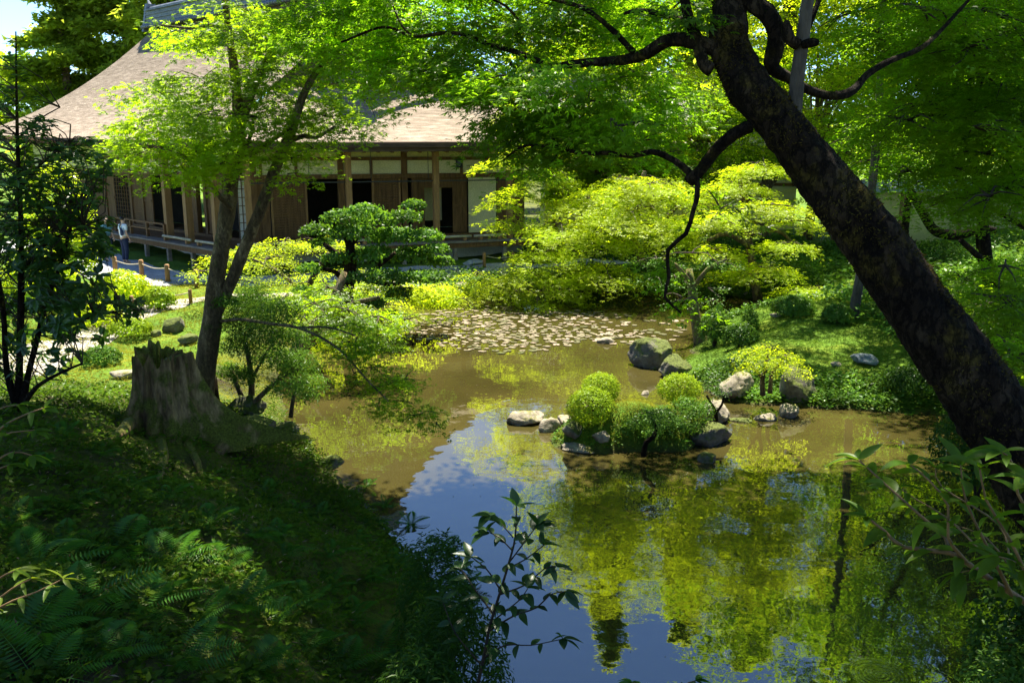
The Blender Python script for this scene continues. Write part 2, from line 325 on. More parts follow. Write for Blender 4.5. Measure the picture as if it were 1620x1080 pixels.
def pad(L, c, rx, ry, n, size, droop=.3, thick=.1, spray=None, per=26, tilt=.35, tw=None, anchor=None, twr=.006):
    """one flat layer of maple foliage: drooping sprays fanned round c"""
    c = np.array(c, float); k = max(3, int(n / per)); sp_ = spray or .26
    a = rng.uniform(0, 2 * math.pi, k); q = np.sqrt(rng.uniform(0.02, 1, k))
    off = np.stack([rx * q * np.cos(a), ry * q * np.sin(a), -droop * min(rx, ry) * q ** 2 + rng.normal(0, thick, k)], 1)
    C = c + off; od = unit(np.stack([np.cos(a) * rx, np.sin(a) * ry, np.full(k, -.25 * rx)], 1) + rnd(k, .25 * rx))
    idx = np.repeat(np.arange(k), per); m = len(idx)
    u = rng.uniform(-.5, 1.0, m) * sp_; side = unit(np.cross(od[idx], np.array([0, 0, 1.])))
    w = rng.normal(0, .38, m) * sp_
    P = C[idx] + od[idx] * u[:, None] + side * w[:, None] + rnd(m, .02 + .04 * sp_) - np.stack([0 * u, 0 * u, .22 * (u * u + w * w) / sp_], 1)
    Nn = np.array([0, 0, 1.]) + od[idx] * .25 + rnd(m, tilt)
    T = od[idx] + side * (w / sp_ * 1.2)[:, None] + rnd(m, .35) + np.array([0, 0, -.25])
    L.add(P, Nn, T, size * rng.uniform(.7, 1.25, m))
    if tw is not None:
        A = c if anchor is None else np.array(anchor, float)
        for i in rng.permutation(k)[:max(2, min(6, k // 3))]:
            e = C[i] + od[i] * sp_ * .3; mid = (A + e) / 2 + np.array([0, 0, .10 * rx]) + rng.normal(0, .06 * rx, 3)
            tw.tube([A, mid, e], [twr * 1.6, twr, twr * .4], 3, cap=False, step=.5)
def blob(L, c, r, n, size, shell=.3, flat=1.0, tilt=.5, up=.4, low=-.35, lump=.12, seed=0):
    """clipped shrub: leaves through the outer shell of a lumpy ellipsoid"""
    c = np.array(c, float); d = unit(rnd(n * 2)); d = d[d[:, 2] > low][:n]; n = len(d)
    l = np.array([noise.noise(Vector(x * 2.3) + Vector((seed, seed * .7, 0))) + .5 * noise.noise(Vector(x * 5.5) + Vector((0, seed, 1))) for x in d]) * lump * 1.6
    q = (1 + l) * (1 - shell * rng.uniform(0, 1, n) ** 1.6)
    P = c + d * q[:, None] * np.array(r)
    L.add(P, d + np.array([0, 0, up]) + rnd(n, tilt), d * .5 + rnd(n, .7) + np.array([0, 0, .2]), size * rng.uniform(.7, 1.3, n))
def whorls(L, C, D, size, per=8, tilt=.25):
    """leaves in rosettes at shoot ends C pointing along D"""
    n = len(C); idx = np.repeat(np.arange(n), per); m = len(idx); D = unit(D)
    u = unit(np.cross(D, np.array([.3, .2, .9]))); w = np.cross(D, u)
    a = rng.uniform(0, 2 * math.pi, m); out = u[idx] * np.cos(a)[:, None] + w[idx] * np.sin(a)[:, None]
    dd = out + D[idx] * rng.uniform(-.1, .7, m)[:, None] + np.array([0, 0, -.15])
    P = C[idx] - D[idx] * (rng.uniform(0, .9, m) * size * .8)[:, None]
    L.add(P, D[idx] * .9 - out * .1 + np.array([0, 0, .5]) + rnd(m, tilt), dd, size * rng.uniform(.65, 1.2, m))
# ============================================================ the setting: ground, pond, path
POND = np.array([(0.9, 3.0), (-.1, 4.2), (-.25, 6), (-.35, 8), (-1.0, 9.5), (-1.9, 11), (-2.6, 12.4), (-3.5, 14), (-4.1, 16), (-4.6, 18.5), (-4.4, 21), (-4.0, 24),
                 (-2.6, 26.5), (-.5, 28.0), (2, 28.3), (4.5, 27.6), (6.5, 27.2), (8, 26.2), (8.6, 24.6), (6.8, 24.0), (5.2, 23.2), (4.3, 21), (3.3, 18.8), (3.1, 17.3), (3.5, 15.7),
                 (4.4, 14.9), (6.2, 14.6), (7.3, 14.5), (8, 13.4), (7.5, 12), (6.5, 10.5), (5.6, 9), (4.6, 7.4), (3.9, 6), (3.3, 4.5), (2.6, 3.2)])
HC = np.array([(0, 0, 2.9), (0, -4, 3.3), (-3, 2, 2.7), (-1.5, 4, 1.9), (-.6, 4.5, 1.3), (-4, 4, 2.2), (-8, 4, 2.8), (-1, 7, .85), (-3, 7, 1.35), (-5, 7.5, 1.85), (-9, 8, 2.3),
               (-2.2, 9.2, .7), (-2.8, 10.5, .6), (-4.2, 10.8, .95), (-5.4, 9.6, 1.75), (-8, 11, 1.5), (-5, 13, .85), (-8, 15, .75), (-6, 18, .45), (-9, 20, .5), (-12, 28, .5), (0, 31, .5),
               (-20, 30, .6), (-6, 26, .4), (2, 1, 2.8), (4, 3, 2.4), (5.5, 5, 2.3), (6, 8, 1.4), (8, 10, 1.2), (9, 14, .9), (6, 16, .42), (7, 19, .6), (5, 20, .42), (9, 22, .75), (12, 18, 1.3),
               (12, 10, 2.0), (4, 30, .5), (8, 28, .7), (12, 30, .8), (20, 20, 2.2), (20, 34, 1.5), (0, 50, .5), (-15, 45, .5), (10, 45, .8), (-40, 40, 1), (40, 40, 4), (0, 100, 2), (100, 100, 10), (-100, 100, 8), (0, -100, 8), (-300, 300, 30), (300, 300, 30), (0, 400, 30)], float)
ISLET = np.array([1.75, 13.35, 1.55, .85])
def pond_sd(x, y):
    x = np.asarray(x, float); y = np.asarray(y, float); best = np.full(x.shape, 1e9); ins = np.zeros(x.shape, bool)
    for (ax, ay), (bx, by) in zip(POND, np.roll(POND, -1, 0)):
        dx, dy = bx - ax, by - ay; t = np.clip(((x - ax) * dx + (y - ay) * dy) / (dx * dx + dy * dy), 0, 1)
        best = np.minimum(best, np.hypot(x - ax - t * dx, y - ay - t * dy))
        c = ((ay > y) != (by > y)) & (x < (bx - ax) * (y - ay) / (by - ay + 1e-12) + ax); ins ^= c
    return np.where(ins, -best, best)
def wob(x, y, s, k=0):
    return (np.sin(x * s + 1.3 + k) * np.cos(y * s * 1.13 + .7 * k) + .6 * np.sin(x * s * 2.1 - y * s * 1.7 + 2 + k) + .4 * np.sin(y * s * 3.3 + x * s * .9 + k)) / 2
def ground_z(x, y):
    x = np.asarray(x, float); y = np.asarray(y, float)
    wsum = np.zeros(x.shape); h = np.zeros(x.shape)
    for cx, cy_, cz in HC:
        w = 1 / ((x - cx) ** 2 + (y - cy_) ** 2 + .6) ** 1.7; wsum += w; h += w * cz
    h = h / wsum; near = sm(60, 35, np.hypot(x, y - 15))
    h = h + near * (.07 * wob(x, y, 1.3) + .03 * wob(x, y, 3.7, 2))
    d = pond_sd(x, y) + .16 * wob(x, y, 2.3, 1)
    k = sm(-.25, .55, d) * .55 + sm(.2, 2.2, d) * .45
    z = -.45 + (np.maximum(h, .25) + .45) * k
    e = np.hypot((x - ISLET[0]) / ISLET[2], (y - ISLET[1]) / ISLET[3]) + .12 * wob(x, y, 3.1, 4)
    zi = -.45 + 1.04 * sm(1.32, .12, e)
    return np.maximum(z, zi)
def gz(x, y): return float(ground_z(np.array([x]), np.array([y]))[0])
def on_ground(px, py, lo=3., hi=60.):
    """first meeting of the pixel's ray with the ground"""
    Y = np.geomspace(lo, hi, 900); d = ray(px, py); X = d[0] * Y / d[1]; Z = CAMZ + d[2] * Y / d[1]
    i = np.argmax(Z < np.maximum(ground_z(X, Y), 0)); return np.array([X[i], Y[i], max(gz(X[i], Y[i]), 0)])
def axis(lo, hi, step, far, n=22):
    core = np.arange(lo, hi + 1e-6, step); g = np.geomspace(step * 2, far, n)
    return np.concatenate([lo - g[::-1], core, hi + g])
gx = axis(-14, 14, .16, 700); gy = axis(1, 36, .17, 700)
XX, YY = np.meshgrid(gx, gy); ZZ = ground_z(XX, YY)
V = np.stack([XX, YY, ZZ], -1).reshape(-1, 3); nx, ny = len(gx), len(gy)
I = (np.arange(ny - 1)[:, None] * nx + np.arange(nx - 1)[None]).ravel()
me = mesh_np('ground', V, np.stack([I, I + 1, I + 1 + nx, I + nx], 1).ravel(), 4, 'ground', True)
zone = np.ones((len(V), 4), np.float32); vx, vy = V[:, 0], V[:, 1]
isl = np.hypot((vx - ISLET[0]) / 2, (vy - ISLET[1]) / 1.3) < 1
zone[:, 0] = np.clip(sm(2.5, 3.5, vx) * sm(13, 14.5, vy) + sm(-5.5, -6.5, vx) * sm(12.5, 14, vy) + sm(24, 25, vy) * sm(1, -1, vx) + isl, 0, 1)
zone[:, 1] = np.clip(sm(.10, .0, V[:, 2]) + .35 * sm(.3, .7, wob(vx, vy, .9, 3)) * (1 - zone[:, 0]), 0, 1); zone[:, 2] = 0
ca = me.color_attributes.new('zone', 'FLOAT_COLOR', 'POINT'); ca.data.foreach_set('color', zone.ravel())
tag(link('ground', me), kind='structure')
wx = np.linspace(-9, 12, 22); wy = np.linspace(2.2, 31, 30); a, b = np.meshgrid(wx, wy)
Vw = np.stack([a, b, 0 * a], -1).reshape(-1, 3); Iw = (np.arange(29)[:, None] * 22 + np.arange(21)[None]).ravel()
tag(link('pond_water', mesh_np('pond_water', Vw, np.stack([Iw, Iw + 1, Iw + 23, Iw + 22], 1).ravel(), 4, 'water', True)), kind='structure')
def strip(name, mat, pts, half, lift=.012, step=.25, cols=9):
    P, r = spline(np.array([(x, y, 0) for x, y in pts], float), np.array(half, float), step)
    T = unit(np.gradient(P, axis=0)); S = np.stack([T[:, 1], -T[:, 0]], 1); n = len(P)
    G = np.array([[P[i, :2] + S[i] * r[i] * t * (1 + .06 * math.sin(i * .7 + 3 * t)) for t in np.linspace(-1, 1, cols)] for i in range(n)])
    Z = ground_z(G[..., 0], G[..., 1]) + lift; Vv = np.concatenate([G, Z[..., None]], -1).reshape(-1, 3)
    Ii = (np.arange(n - 1)[:, None] * cols + np.arange(cols - 1)[None]).ravel()
    return tag(link(name, mesh_np(name, Vv, np.stack([Ii, Ii + 1, Ii + 1 + cols, Ii + cols], 1).ravel(), 4, mat, True)), kind='structure')
strip('gravel_path', 'gravel', [(-9.2, 11.5), (-8.6, 14), (-8.9, 17.5), (-9.2, 21.5), (-8.0, 24.3), (-5.5, 25.6), (-3.4, 27.6), (-2, 29.2), (0, 30)], [.8, .75, .6, .5, .4, .4, .4, .4, .4])
strip('temple_forecourt', 'stone', [(-22, 38), (-16, 32.2), (-11.5, 28.0), (-9.0, 27.3), (-4, 29.2), (1, 31.0), (4, 32)], [1.5, 1.5, 1.3, 1.0, .8, .8, .8], .016)

# ============================================================ the temple hall
VC = np.array([-9.43, 28.7]); eR = np.array([math.cos(R(22)), math.sin(R(22))]); nR = np.array([-eR[1], eR[0]])
eL = np.array([-math.cos(R(45)), math.sin(R(45))]); nL = np.array([eL[1], -eL[0]])
FACE = {'R': (eR, nR), 'L': (eL, nL)}
hall = thing('temple_hall', 'old wooden temple hall with a broad bark roof behind the pond', 'temple', (VC[0], VC[1], .5))
def fp(f, s, i, z): e, n = FACE[f]; p = VC + e * s + n * i; return (p[0], p[1], z)
def spx(f, px, i):
    """distance along a face where the pixel column crosses it at inset i"""
    e, n = FACE[f]; k = (px - 810) / F / 1.013; o = VC + n * i
    # o + s e, x = k*y*(approx cos) : use y scaled for pitch at mid height
    return (k * o[1] * 1.0 - o[0]) / (e[0] - k * e[1])
def fbox(mb, f, s0, s1, i0, i1, z0, z1):
    if s0 > s1: s0, s1 = s1, s0
    P = [fp(f, s0, i0, z0), fp(f, s1, i0, z0), fp(f, s1, i1, z0), fp(f, s0, i1, z0)]; P += [(p[0], p[1], z1) for p in P]
    return mb.hexa(P if f == 'R' else [P[1], P[0], P[3], P[2], P[5], P[4], P[7], P[6]])
def fpart(name, mat, f, s0, s1, i0, i1, z0, z1, parent=None, label=None):
    o = fbox(MB(), f, s0, s1, i0, i1, z0, z1).build(name, mat, parent or hall); return tag(o, label) if label else o
ZF, ZL, ZU, ZT = 1.25, 3.44, 4.08, 4.78
WI = 2.0          # wall inset behind the veranda edge
def c0(i): # along-face start at the inner corner for inset i
    # intersection of both faces' lines at inset i
    A = np.array([[eR[0], -eL[0]], [eR[1], -eL[1]]]); s = np.linalg.solve(A, (nL - nR) * i); return s[0], s[1]
sR0, sL0 = c0(WI); ENDR, ENDL = 12.6, 21.0
# veranda: boards laid one by one, beams and short posts under it
for f, end in (('R', ENDR), ('L', ENDL)):
    k = 0
    for i0 in np.arange(0, 2.0, .25):
        cs = c0(i0)[0 if f == 'R' else 1]; fpart('veranda_board', 'wood_grey' if i0 < .5 else 'wood', f, cs + .004, end, i0, i0 + .243, ZF - .06, ZF + .004 * (k % 2)); k += 1
    cs = c0(.05)[0 if f == 'R' else 1]; fpart('veranda_beam', 'wood', f, cs, end, .05, .2, ZF - .24, ZF - .065)
    for s in np.arange(.35, end, 1.9):
        fpart('veranda_post', 'wood_grey', f, s, s + .14, .06, .19, .42, ZF - .242)
    fpart('base_wall', 'plaster_white', f, c0(1.6)[0 if f == 'R' else 1] + .02, end, 1.6, 1.7, .4, ZF - .065)
# bamboo rails laid along the veranda edge
def rail(f, s0, s1, i, z, r=.05):
    m = MB().tube([fp(f, s0, i, z), fp(f, (s0 + s1) / 2, i, z + .01), fp(f, s1, i, z)], [r, r * .95, r], 8); o = m.build('bamboo_rail', 'bamboo', hall, True)
    for s in (s0 + .25 * (1 if s1 > s0 else -1), s1 - .25 * (1 if s1 > s0 else -1)):
        b = fbox(MB(), f, s - .06, s + .06, i - .07, i + .07, ZF + .006, z - r * .7).build('rail_block', 'wood_light', o)
for a_, b_ in ((252, 296), (304, 350)): rail('L', spx('L', a_, .2), spx('L', b_, .2), .2, ZF + .15)
for a_, b_ in ((370, 470), (480, 585), (688, 745), (749, 800)): rail('R', spx('R', a_, .2), spx('R', b_, .2), .2, ZF + .15)
# railing near the visitors
fpart('railing_post', 'wood', 'L', 4.9, 5.0, .3, .4, ZF, ZF + .55)
for z in (.28, .52): fpart('railing_bar', 'wood', 'L', 5.0, 9.5, .32, .38, ZF + z, ZF + z + .06)
for s in (6.4, 7.9, 9.4): fpart('railing_post', 'wood', 'L', s, s + .1, .3, .4, ZF, ZF + .55)
# wall posts and veranda posts
for px in (540, 640): s = spx('R', px, WI); fpart('wall_post', 'wood', 'R', s - .11, s + .11, WI - .06, WI + .12, ZF, ZT)
fpart('wall_post', 'wood', 'R', sR0 - .1, sR0 + .12, WI - .05, WI + .15, ZF, ZT)
s = spx('R', 646, WI); fpart('wall_post', 'wood', 'R', s + .13, s + .33, WI - .05, WI + .12, ZF, ZL + .02)
for px in (392, 552, 690, 806): s = spx('R', px, .35); fpart('veranda_column', 'wood_light', 'R', s - .10, s + .10, .27, .47, ZF, ZT - .05)
for px in (263, 295, 340): s = spx('L', px, .5); fpart('veranda_column', 'wood_light', 'L', s - .12, s + .12, .38, .62, ZF, ZT - .05)
for px in (168, 208, 226, 310, 325, 352): s = spx('L', px, WI); fpart('wall_post', 'wood', 'L', s - .1, s + .1, WI - .06, WI + .12, ZF, ZT)
# beams
for z0, z1 in ((ZL, ZL + .16), (ZU, ZU + .12), (ZF + .002, ZF + .10)):
    fpart('wall_beam', 'wood', 'R', sR0 + .12, ENDR, WI - .09, WI + .08, z0, z1); fpart('wall_beam', 'wood', 'L', sL0 + .12, ENDL, WI - .09, WI + .08, z0, z1)
fpart('eave_beam', 'wood', 'R', c0(.3)[0], ENDR, .29, .45, ZT - .04, ZT + .12); fpart('eave_beam', 'wood', 'L', c0(.4)[1], ENDL, .38, .6, ZT - .04, ZT + .12)
fpart('tie_bar', 'iron', 'R', spx('R', 392, .38), spx('R', 806, .38), .375, .395, 3.36, 3.40)
# plaster panels over the lintel, one between each pair of posts
def row(f, pxs, z0, z1, mat='plaster', name='plaster_panel', i0=WI + .0, i1=WI + .05):
    for a, b in zip(pxs[:-1], pxs[1:]): sa, sb = sorted((spx(f, a, WI), spx(f, b, WI))); fpart(name, mat, f, sa + .012, sb - .012, i0, i1, z0, z1)
RB = [385, 414, 470, 540, 588, 640, 690, 730, 778, 830]; LB = [60, 110, 140, 168, 193, 226, 252, 290, 310, 330, 352]
row('R', RB, ZL + .162, ZU - .002); row('R', RB, ZU + .122, ZT); row('L', LB, ZL + .162, ZU - .002); row('L', LB, ZU + .122, ZT)
for px in (588, 730, 414, 470): s = spx('R', px, WI); fpart('strut', 'wood', 'R', s - .05, s + .05, WI - .05, WI + .051, ZL + .162, ZU - .002)
for px in (193, 252, 290, 330): s = spx('L', px, WI); fpart('strut', 'wood', 'L', s - .05, s + .05, WI - .05, WI + .051, ZL + .162, ZU - .002)
# doors and shutters under the lintel
def door(f, a, b, kind, z0=ZF + .11, z1=ZL - .01, inset=WI, step=.09):
    sa, sb = sorted((spx(f, a, WI), spx(f, b, WI))); sa += .01; sb -= .01
    if kind == 'slat':
        o = fpart('shutter', 'wood', f, sa, sb, inset + .02, inset + .06, z0, z1)
        for s0, s1 in ((sa, sa + .07), (sb - .07, sb)): fbox(MB(), f, s0, s1, inset - .03, inset + .018, z0, z1).build('stile', 'wood_light', o)
        for z in np.arange(z0 + .06, z1 - .08, step): fbox(MB(), f, sa + .075, sb - .075, inset - .02, inset + .018, z, z + .04).build('slat', 'wood', o)
    elif kind == 'board': 
        o = fpart('door', 'wood', f, sa, sb, inset, inset + .05, z0, z1)
        for z in (z0 + .02, (z0 + z1) / 2 - .05, z1 - .1): fbox(MB(), f, sa + .03, sb - .03, inset - .025, inset - .002, z, z + .08).build('door_rail', 'wood', o)
    elif kind == 'paper':
        o = fpart('paper_screen', 'plaster_white', f, sa, sb, inset + .02, inset + .04, z0, z1)
        for s in np.linspace(sa, sb - .03, 4): fbox(MB(), f, s, s + .03, inset - .01, inset + .018, z0, z1).build('muntin', 'wood', o)
        for z in np.linspace(z0, z1 - .03, 8): fbox(MB(), f, sa + .001, sb - .001, inset - .013, inset + .017, z, z + .025).build('muntin', 'wood', o)
    elif kind == 'grille':
        o = fpart('window_frame', 'wood', f, sa, sb, inset - .01, inset + .05, z1 - .08, z1)
        for s in np.linspace(sa, sb - .03, 8): fbox(MB(), f, s, s + .03, inset, inset + .03, z0, z1 - .082).build('lattice_bar', 'wood', o)
        for z in np.linspace(z0, z1 - .2, 12): fbox(MB(), f, sa + .001, sb - .001, inset + .005, inset + .026, z, z + .022).build('lattice_bar', 'wood', o)
    elif kind == 'panel': o = fpart('plaster_panel', 'plaster', f, sa, sb, inset, inset + .05, z0, z1)
for a, b, k in ((398, 426, 'board'), (427, 486, 'slat'), (588, 634, 'slat'), (741, 785, 'panel'), (786, 830, 'board')): door('R', a, b, k)
door('R', 376, 398, 'paper', inset=WI + .35)
sA, sB = spx('R', 674, WI), spx('R', 716, WI); fpart('paper_screen', 'plaster', 'R', sA, sB, 3.4, 3.45, 1.75, 3.05)
door('R', 653, 673, 'board', inset=WI + .1); door('R', 717, 740, 'board', inset=WI + .1)
fpart('transom', 'wood', 'R', spx('R', 653, WI), spx('R', 740, WI), WI + .12, WI + .18, 3.06, ZL)
for a, b, k in ((168, 181, 'board'), (181, 208, 'grille'), (208, 226, 'slat'), (226, 240, 'board'), (324, 338, 'board'), (338, 352, 'slat'), (100, 168, 'slat'), (292, 309, 'board')): door('L', a, b, k)
# dark room inside
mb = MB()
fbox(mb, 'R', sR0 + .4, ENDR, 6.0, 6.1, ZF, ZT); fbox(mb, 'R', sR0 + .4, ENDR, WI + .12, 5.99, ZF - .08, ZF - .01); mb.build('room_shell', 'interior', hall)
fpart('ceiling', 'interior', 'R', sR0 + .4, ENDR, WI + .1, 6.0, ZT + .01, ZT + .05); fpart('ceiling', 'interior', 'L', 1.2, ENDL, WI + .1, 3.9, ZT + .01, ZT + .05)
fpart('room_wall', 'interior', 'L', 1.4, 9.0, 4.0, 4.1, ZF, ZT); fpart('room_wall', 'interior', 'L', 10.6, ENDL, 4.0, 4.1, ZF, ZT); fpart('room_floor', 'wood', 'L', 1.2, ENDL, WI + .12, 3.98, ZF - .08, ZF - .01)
# rain chains and lantern hooks below the eave
for px in (490, 588, 678): s = spx('R', px, -.3); p = fp('R', s, -.3, 0); MB().tube([(p[0], p[1], 4.42), (p[0], p[1], 3.5)], [.012, .012], 5).build('rain_chain', 'iron', hall)
# ---- the roof: ridge, mid line and eave give a sagging profile
E1 = np.array([-9.55, 27.75, 4.66]); B1 = np.array([-8.7, 33.5, 6.7]); 
E3 = np.array([*(E1[:2] + eR * 13.6), 4.74]); B2 = np.array([*(B1[:2] + eR * 7.6), 6.7]); G = np.array([*((B1[:2] + B2[:2]) / 2), 10.45])
R1 = np.array([-17.7, 46.5, 10.5]); E2 = np.array([-28.6, 48.6, 5.2]); M1 = np.array([-22.6, 46.8, 7.2])
E4 = np.array([-6., 60., 4.9]); M2 = np.array([-12., 56, 7.0])
def patch(rows, nu, nv, sag=0., lift=0.):
    """rows: curves as (p,q) pairs top to eave; quadratic between rows, eave lifted at its ends"""
    Vv = []
    for j in range(nv + 1):
        t = j / nv; w = ((1 - t) * (1 - 2 * t), 4 * t * (1 - t), t * (2 * t - 1)) if len(rows) == 3 else (1 - t, t)
        for i in range(nu + 1):
            u = i / nu; p = sum(wt * (np.array(r[0]) * (1 - u) + np.array(r[1]) * u) for wt, r in zip(w, rows))
            p = p.copy(); p[2] += lift * (2 * u - 1) ** 4 * t * t - sag * math.sin(math.pi * t) * (1 if len(rows) == 2 else 0); Vv.append(p)
    return Vv, [(j * (nu + 1) + i, j * (nu + 1) + i + 1, (j + 1) * (nu + 1) + i + 1, (j + 1) * (nu + 1) + i) for j in range(nv) for i in range(nu)]
roof = MB()
for rows, sag in ((((R1, G), (M1, B1), (E2, E1)), 0), (((B1, B2), (E1, E3)), .22), (((G, R1), (B2, M2), (E3, E4)), 0), (((M2, M1), (E4, E2)), .2)):
    roof.add(*patch(rows, 40, 24, sag, .12))
ro = roof.build('roof', 'roof_bark', hall, True)
# thick layered eave edge: two steps, the lower one set back
for nm, mat, dz0, dz1, inset in (('eave_edge', 'roof_edge', -.005, .16, .0), ('eave_board', 'roof_edge', .162, .30, .10)):
    m = MB()
    for (a, b, nn) in ((E2, E1, nL), (E1, E3, nR)):
        n = 40; Vv = []
        for i in range(n + 1):
            u = i / n; p = a * (1 - u) + b * u; z = p[2] + .12 * (2 * u - 1) ** 4; q = p[:2] + nn * inset
            q2 = p[:2] + nn * (inset + .9)
            Vv += [(q[0], q[1], z - dz0), (q[0], q[1], z - dz1), (q2[0], q2[1], z - dz1 + .12), (q2[0], q2[1], z - dz0 + .2)]
        m.add(Vv, [(4 * i + k, 4 * i + 4 + k, 4 * i + 4 + (k + 1) % 4, 4 * i + (k + 1) % 4) for i in range(n) for k in range(4)])
    m.build(nm, mat, ro)
m = MB()   # soffit boards
for (a, b, nn) in ((E2, E1, nL), (E1, E3, nR)):
    q = [(*(p[:2] + nn * i), 4.6 + (p[2] - 4.66) * .8 + i * .12) for p, i in ((a, .3), (b, .3), (b, 3.0), (a, 3.0))]; m.add(q, [(0, 1, 2, 3)])
m.build('soffit', 'wood', hall)
for f, end in (('R', ENDR), ('L', ENDL)):      # rafters showing under the eave
    for s in np.arange(.3, end, .48):
        zz = 4.36 if f == 'R' else 4.36 + .025 * s
        P = [fp(f, s, -.62, zz), fp(f, s + .09, -.62, zz), fp(f, s + .09, 1.9, zz + .28), fp(f, s, 1.9, zz + .28)]; P += [(p[0], p[1], p[2] + .1) for p in P]
        MB().hexa(P).build('rafter', 'wood', hall)
# gable with lattice and bargeboards
gv = np.array([*eR, 0]); gi = np.array([*nR, 0]); off = gi * .55
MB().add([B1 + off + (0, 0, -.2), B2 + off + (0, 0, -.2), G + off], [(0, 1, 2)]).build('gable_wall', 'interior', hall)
lat = gi * .40
gb = tag(MB().hexa([*(np.array(p) for p in (B1 + gv * .6 + lat + (0, 0, .05), B2 - gv * .6 + lat + (0, 0, .05), B2 - gv * .6 + lat + gi * .1 + (0, 0, .05), B1 + gv * .6 + lat + gi * .1 + (0, 0, .05))),
           *(np.array(p) for p in (B1 + gv * .6 + lat + (0, 0, .2), B2 - gv * .6 + lat + (0, 0, .2), B2 - gv * .6 + lat + gi * .1 + (0, 0, .2), B1 + gv * .6 + lat + gi * .1 + (0, 0, .2)))]).build('gable_beam', 'wood', hall))
Lg = np.linalg.norm(B2 - B1); m = MB()
for s in np.arange(1.2, Lg - 1.2, .16):
    top = 3.4 * (1 - abs(s - Lg / 2) / (Lg / 2)); p = B1 + gv * s + lat + gi * .02; m.hexa([p + (0, 0, .2), p + gv * .07 + (0, 0, .2), p + gv * .07 + gi * .05 + (0, 0, .2), p + gi * .05 + (0, 0, .2), p + (0, 0, top), p + gv * .07 + (0, 0, top), p + gv * .07 + gi * .05 + (0, 0, top), p + gi * .05 + (0, 0, top)])
for z in np.arange(.3, 2.8, .16):
    w = Lg / 2 * (1 - z / 3.5) - .3; p = (B1 + B2) / 2 + lat + gi * .0 - gv * w + (0, 0, z); q = p + gv * 2 * w
    m.hexa([p, q, q + gi * .018, p + gi * .018, p + (0, 0, .07), q + (0, 0, .07), q + gi * .018 + (0, 0, .07), p + gi * .018 + (0, 0, .07)])
m.build('gable_lattice', 'wood_grey', hall, kind='stuff')
for B in (B1, B2):
    m = MB(); n = 14; Vv = []
    for i in range(n + 1):
        t = i / n; p = G * (1 - t) + B * t - np.array([0, 0, .55 * math.sin(math.pi * t)]) - gi * .25
        for dz, di in ((.12, 0), (-.35, 0), (-.35, .12), (.12, .12)): Vv.append(p + gi * di + np.array([0, 0, dz]))
    m.add(Vv, [(4 * i + k, 4 * i + 4 + k, 4 * i + 4 + (k + 1) % 4, 4 * i + (k + 1) % 4) for i in range(n) for k in range(4)] + [(0, 1, 2, 3), (4 * n + 3, 4 * n + 2, 4 * n + 1, 4 * n)])
    m.build('bargeboard', 'roof_edge', hall)
# tiled ridge: courses of flat tile, round caps along the foot, end ornament
rd = unit((R1 - G)[None])[0]; rs = np.array([rd[1], -rd[0], 0]); A0 = G - rd * .4; A1 = R1 + rd * .5
for k, (hw, z0, z1) in enumerate(((.42, -.15, .12), (.34, .12, .26), (.38, .262, .31), (.32, .312, .46), (.36, .462, .51), (.3, .512, .66), (.40, .662, .74))):
    P = [A0 - rs * hw, A0 + rs * hw, A1 + rs * hw, A1 - rs * hw]; P = [p + (0, 0, z0) for p in P] + [p + (0, 0, z1) for p in P]; MB().hexa(P).build('ridge_course', 'tile', ro)
MB().tube([A0 + (0, 0, .80), A1 + (0, 0, .80)], [.13, .13], 10).build('ridge_cap', 'tile', ro)
m = MB()
for t in np.linspace(0, 1, 90):
    for sgn in (-1, 1): p = A0 * (1 - t) + A1 * t + rs * sgn * .38; m.tube([p + (0, 0, .0), p + rs * sgn * .22 + (0, 0, -.14)], [.075, .075], 6)
m.build('round_tile', 'tile', ro, True, kind='stuff')
m = MB(); p = A1; m.hexa([p - rs * .5 + (0, 0, -.3), p + rs * .5 + (0, 0, -.3), p + rs * .5 + rd * .18 + (0, 0, -.3), p - rs * .5 + rd * .18 + (0, 0, -.3), p - rs * .22 + (0, 0, 1.05), p + rs * .22 + (0, 0, 1.05), p + rs * .22 + rd * .18 + (0, 0, 1.05), p - rs * .22 + rd * .18 + (0, 0, 1.05)])
m.tube([p + rd * .1 + (0, 0, 1.0), p + rd * .3 + (0, 0, 1.3)], [.1, .03], 6); m.build('ridge_ornament', 'tile', ro)
# hanging iron lantern under the eave
lp = np.array(fp('R', spx('R', 727, -.1), -.1, 4.02)); lan = thing('hanging_lantern', 'small black iron lantern hanging under the temple eave', 'lantern', lp)
m = MB()
for r0, r1, z0, z1 in ((.02, .20, .16, .08), (.20, .12, .08, .06), (.12, .12, .06, -.12), (.12, .16, -.12, -.14), (.16, .05, -.14, -.18)): m.tube([lp + (0, 0, z0), lp + (0, 0, z1)], [r0, r1], 6)
m.build('lantern_body', 'iron', lan); MB().tube([lp + (0, 0, .15), lp + (0, 0, .45)], [.008, .008], 5).build('chain', 'iron', lan)

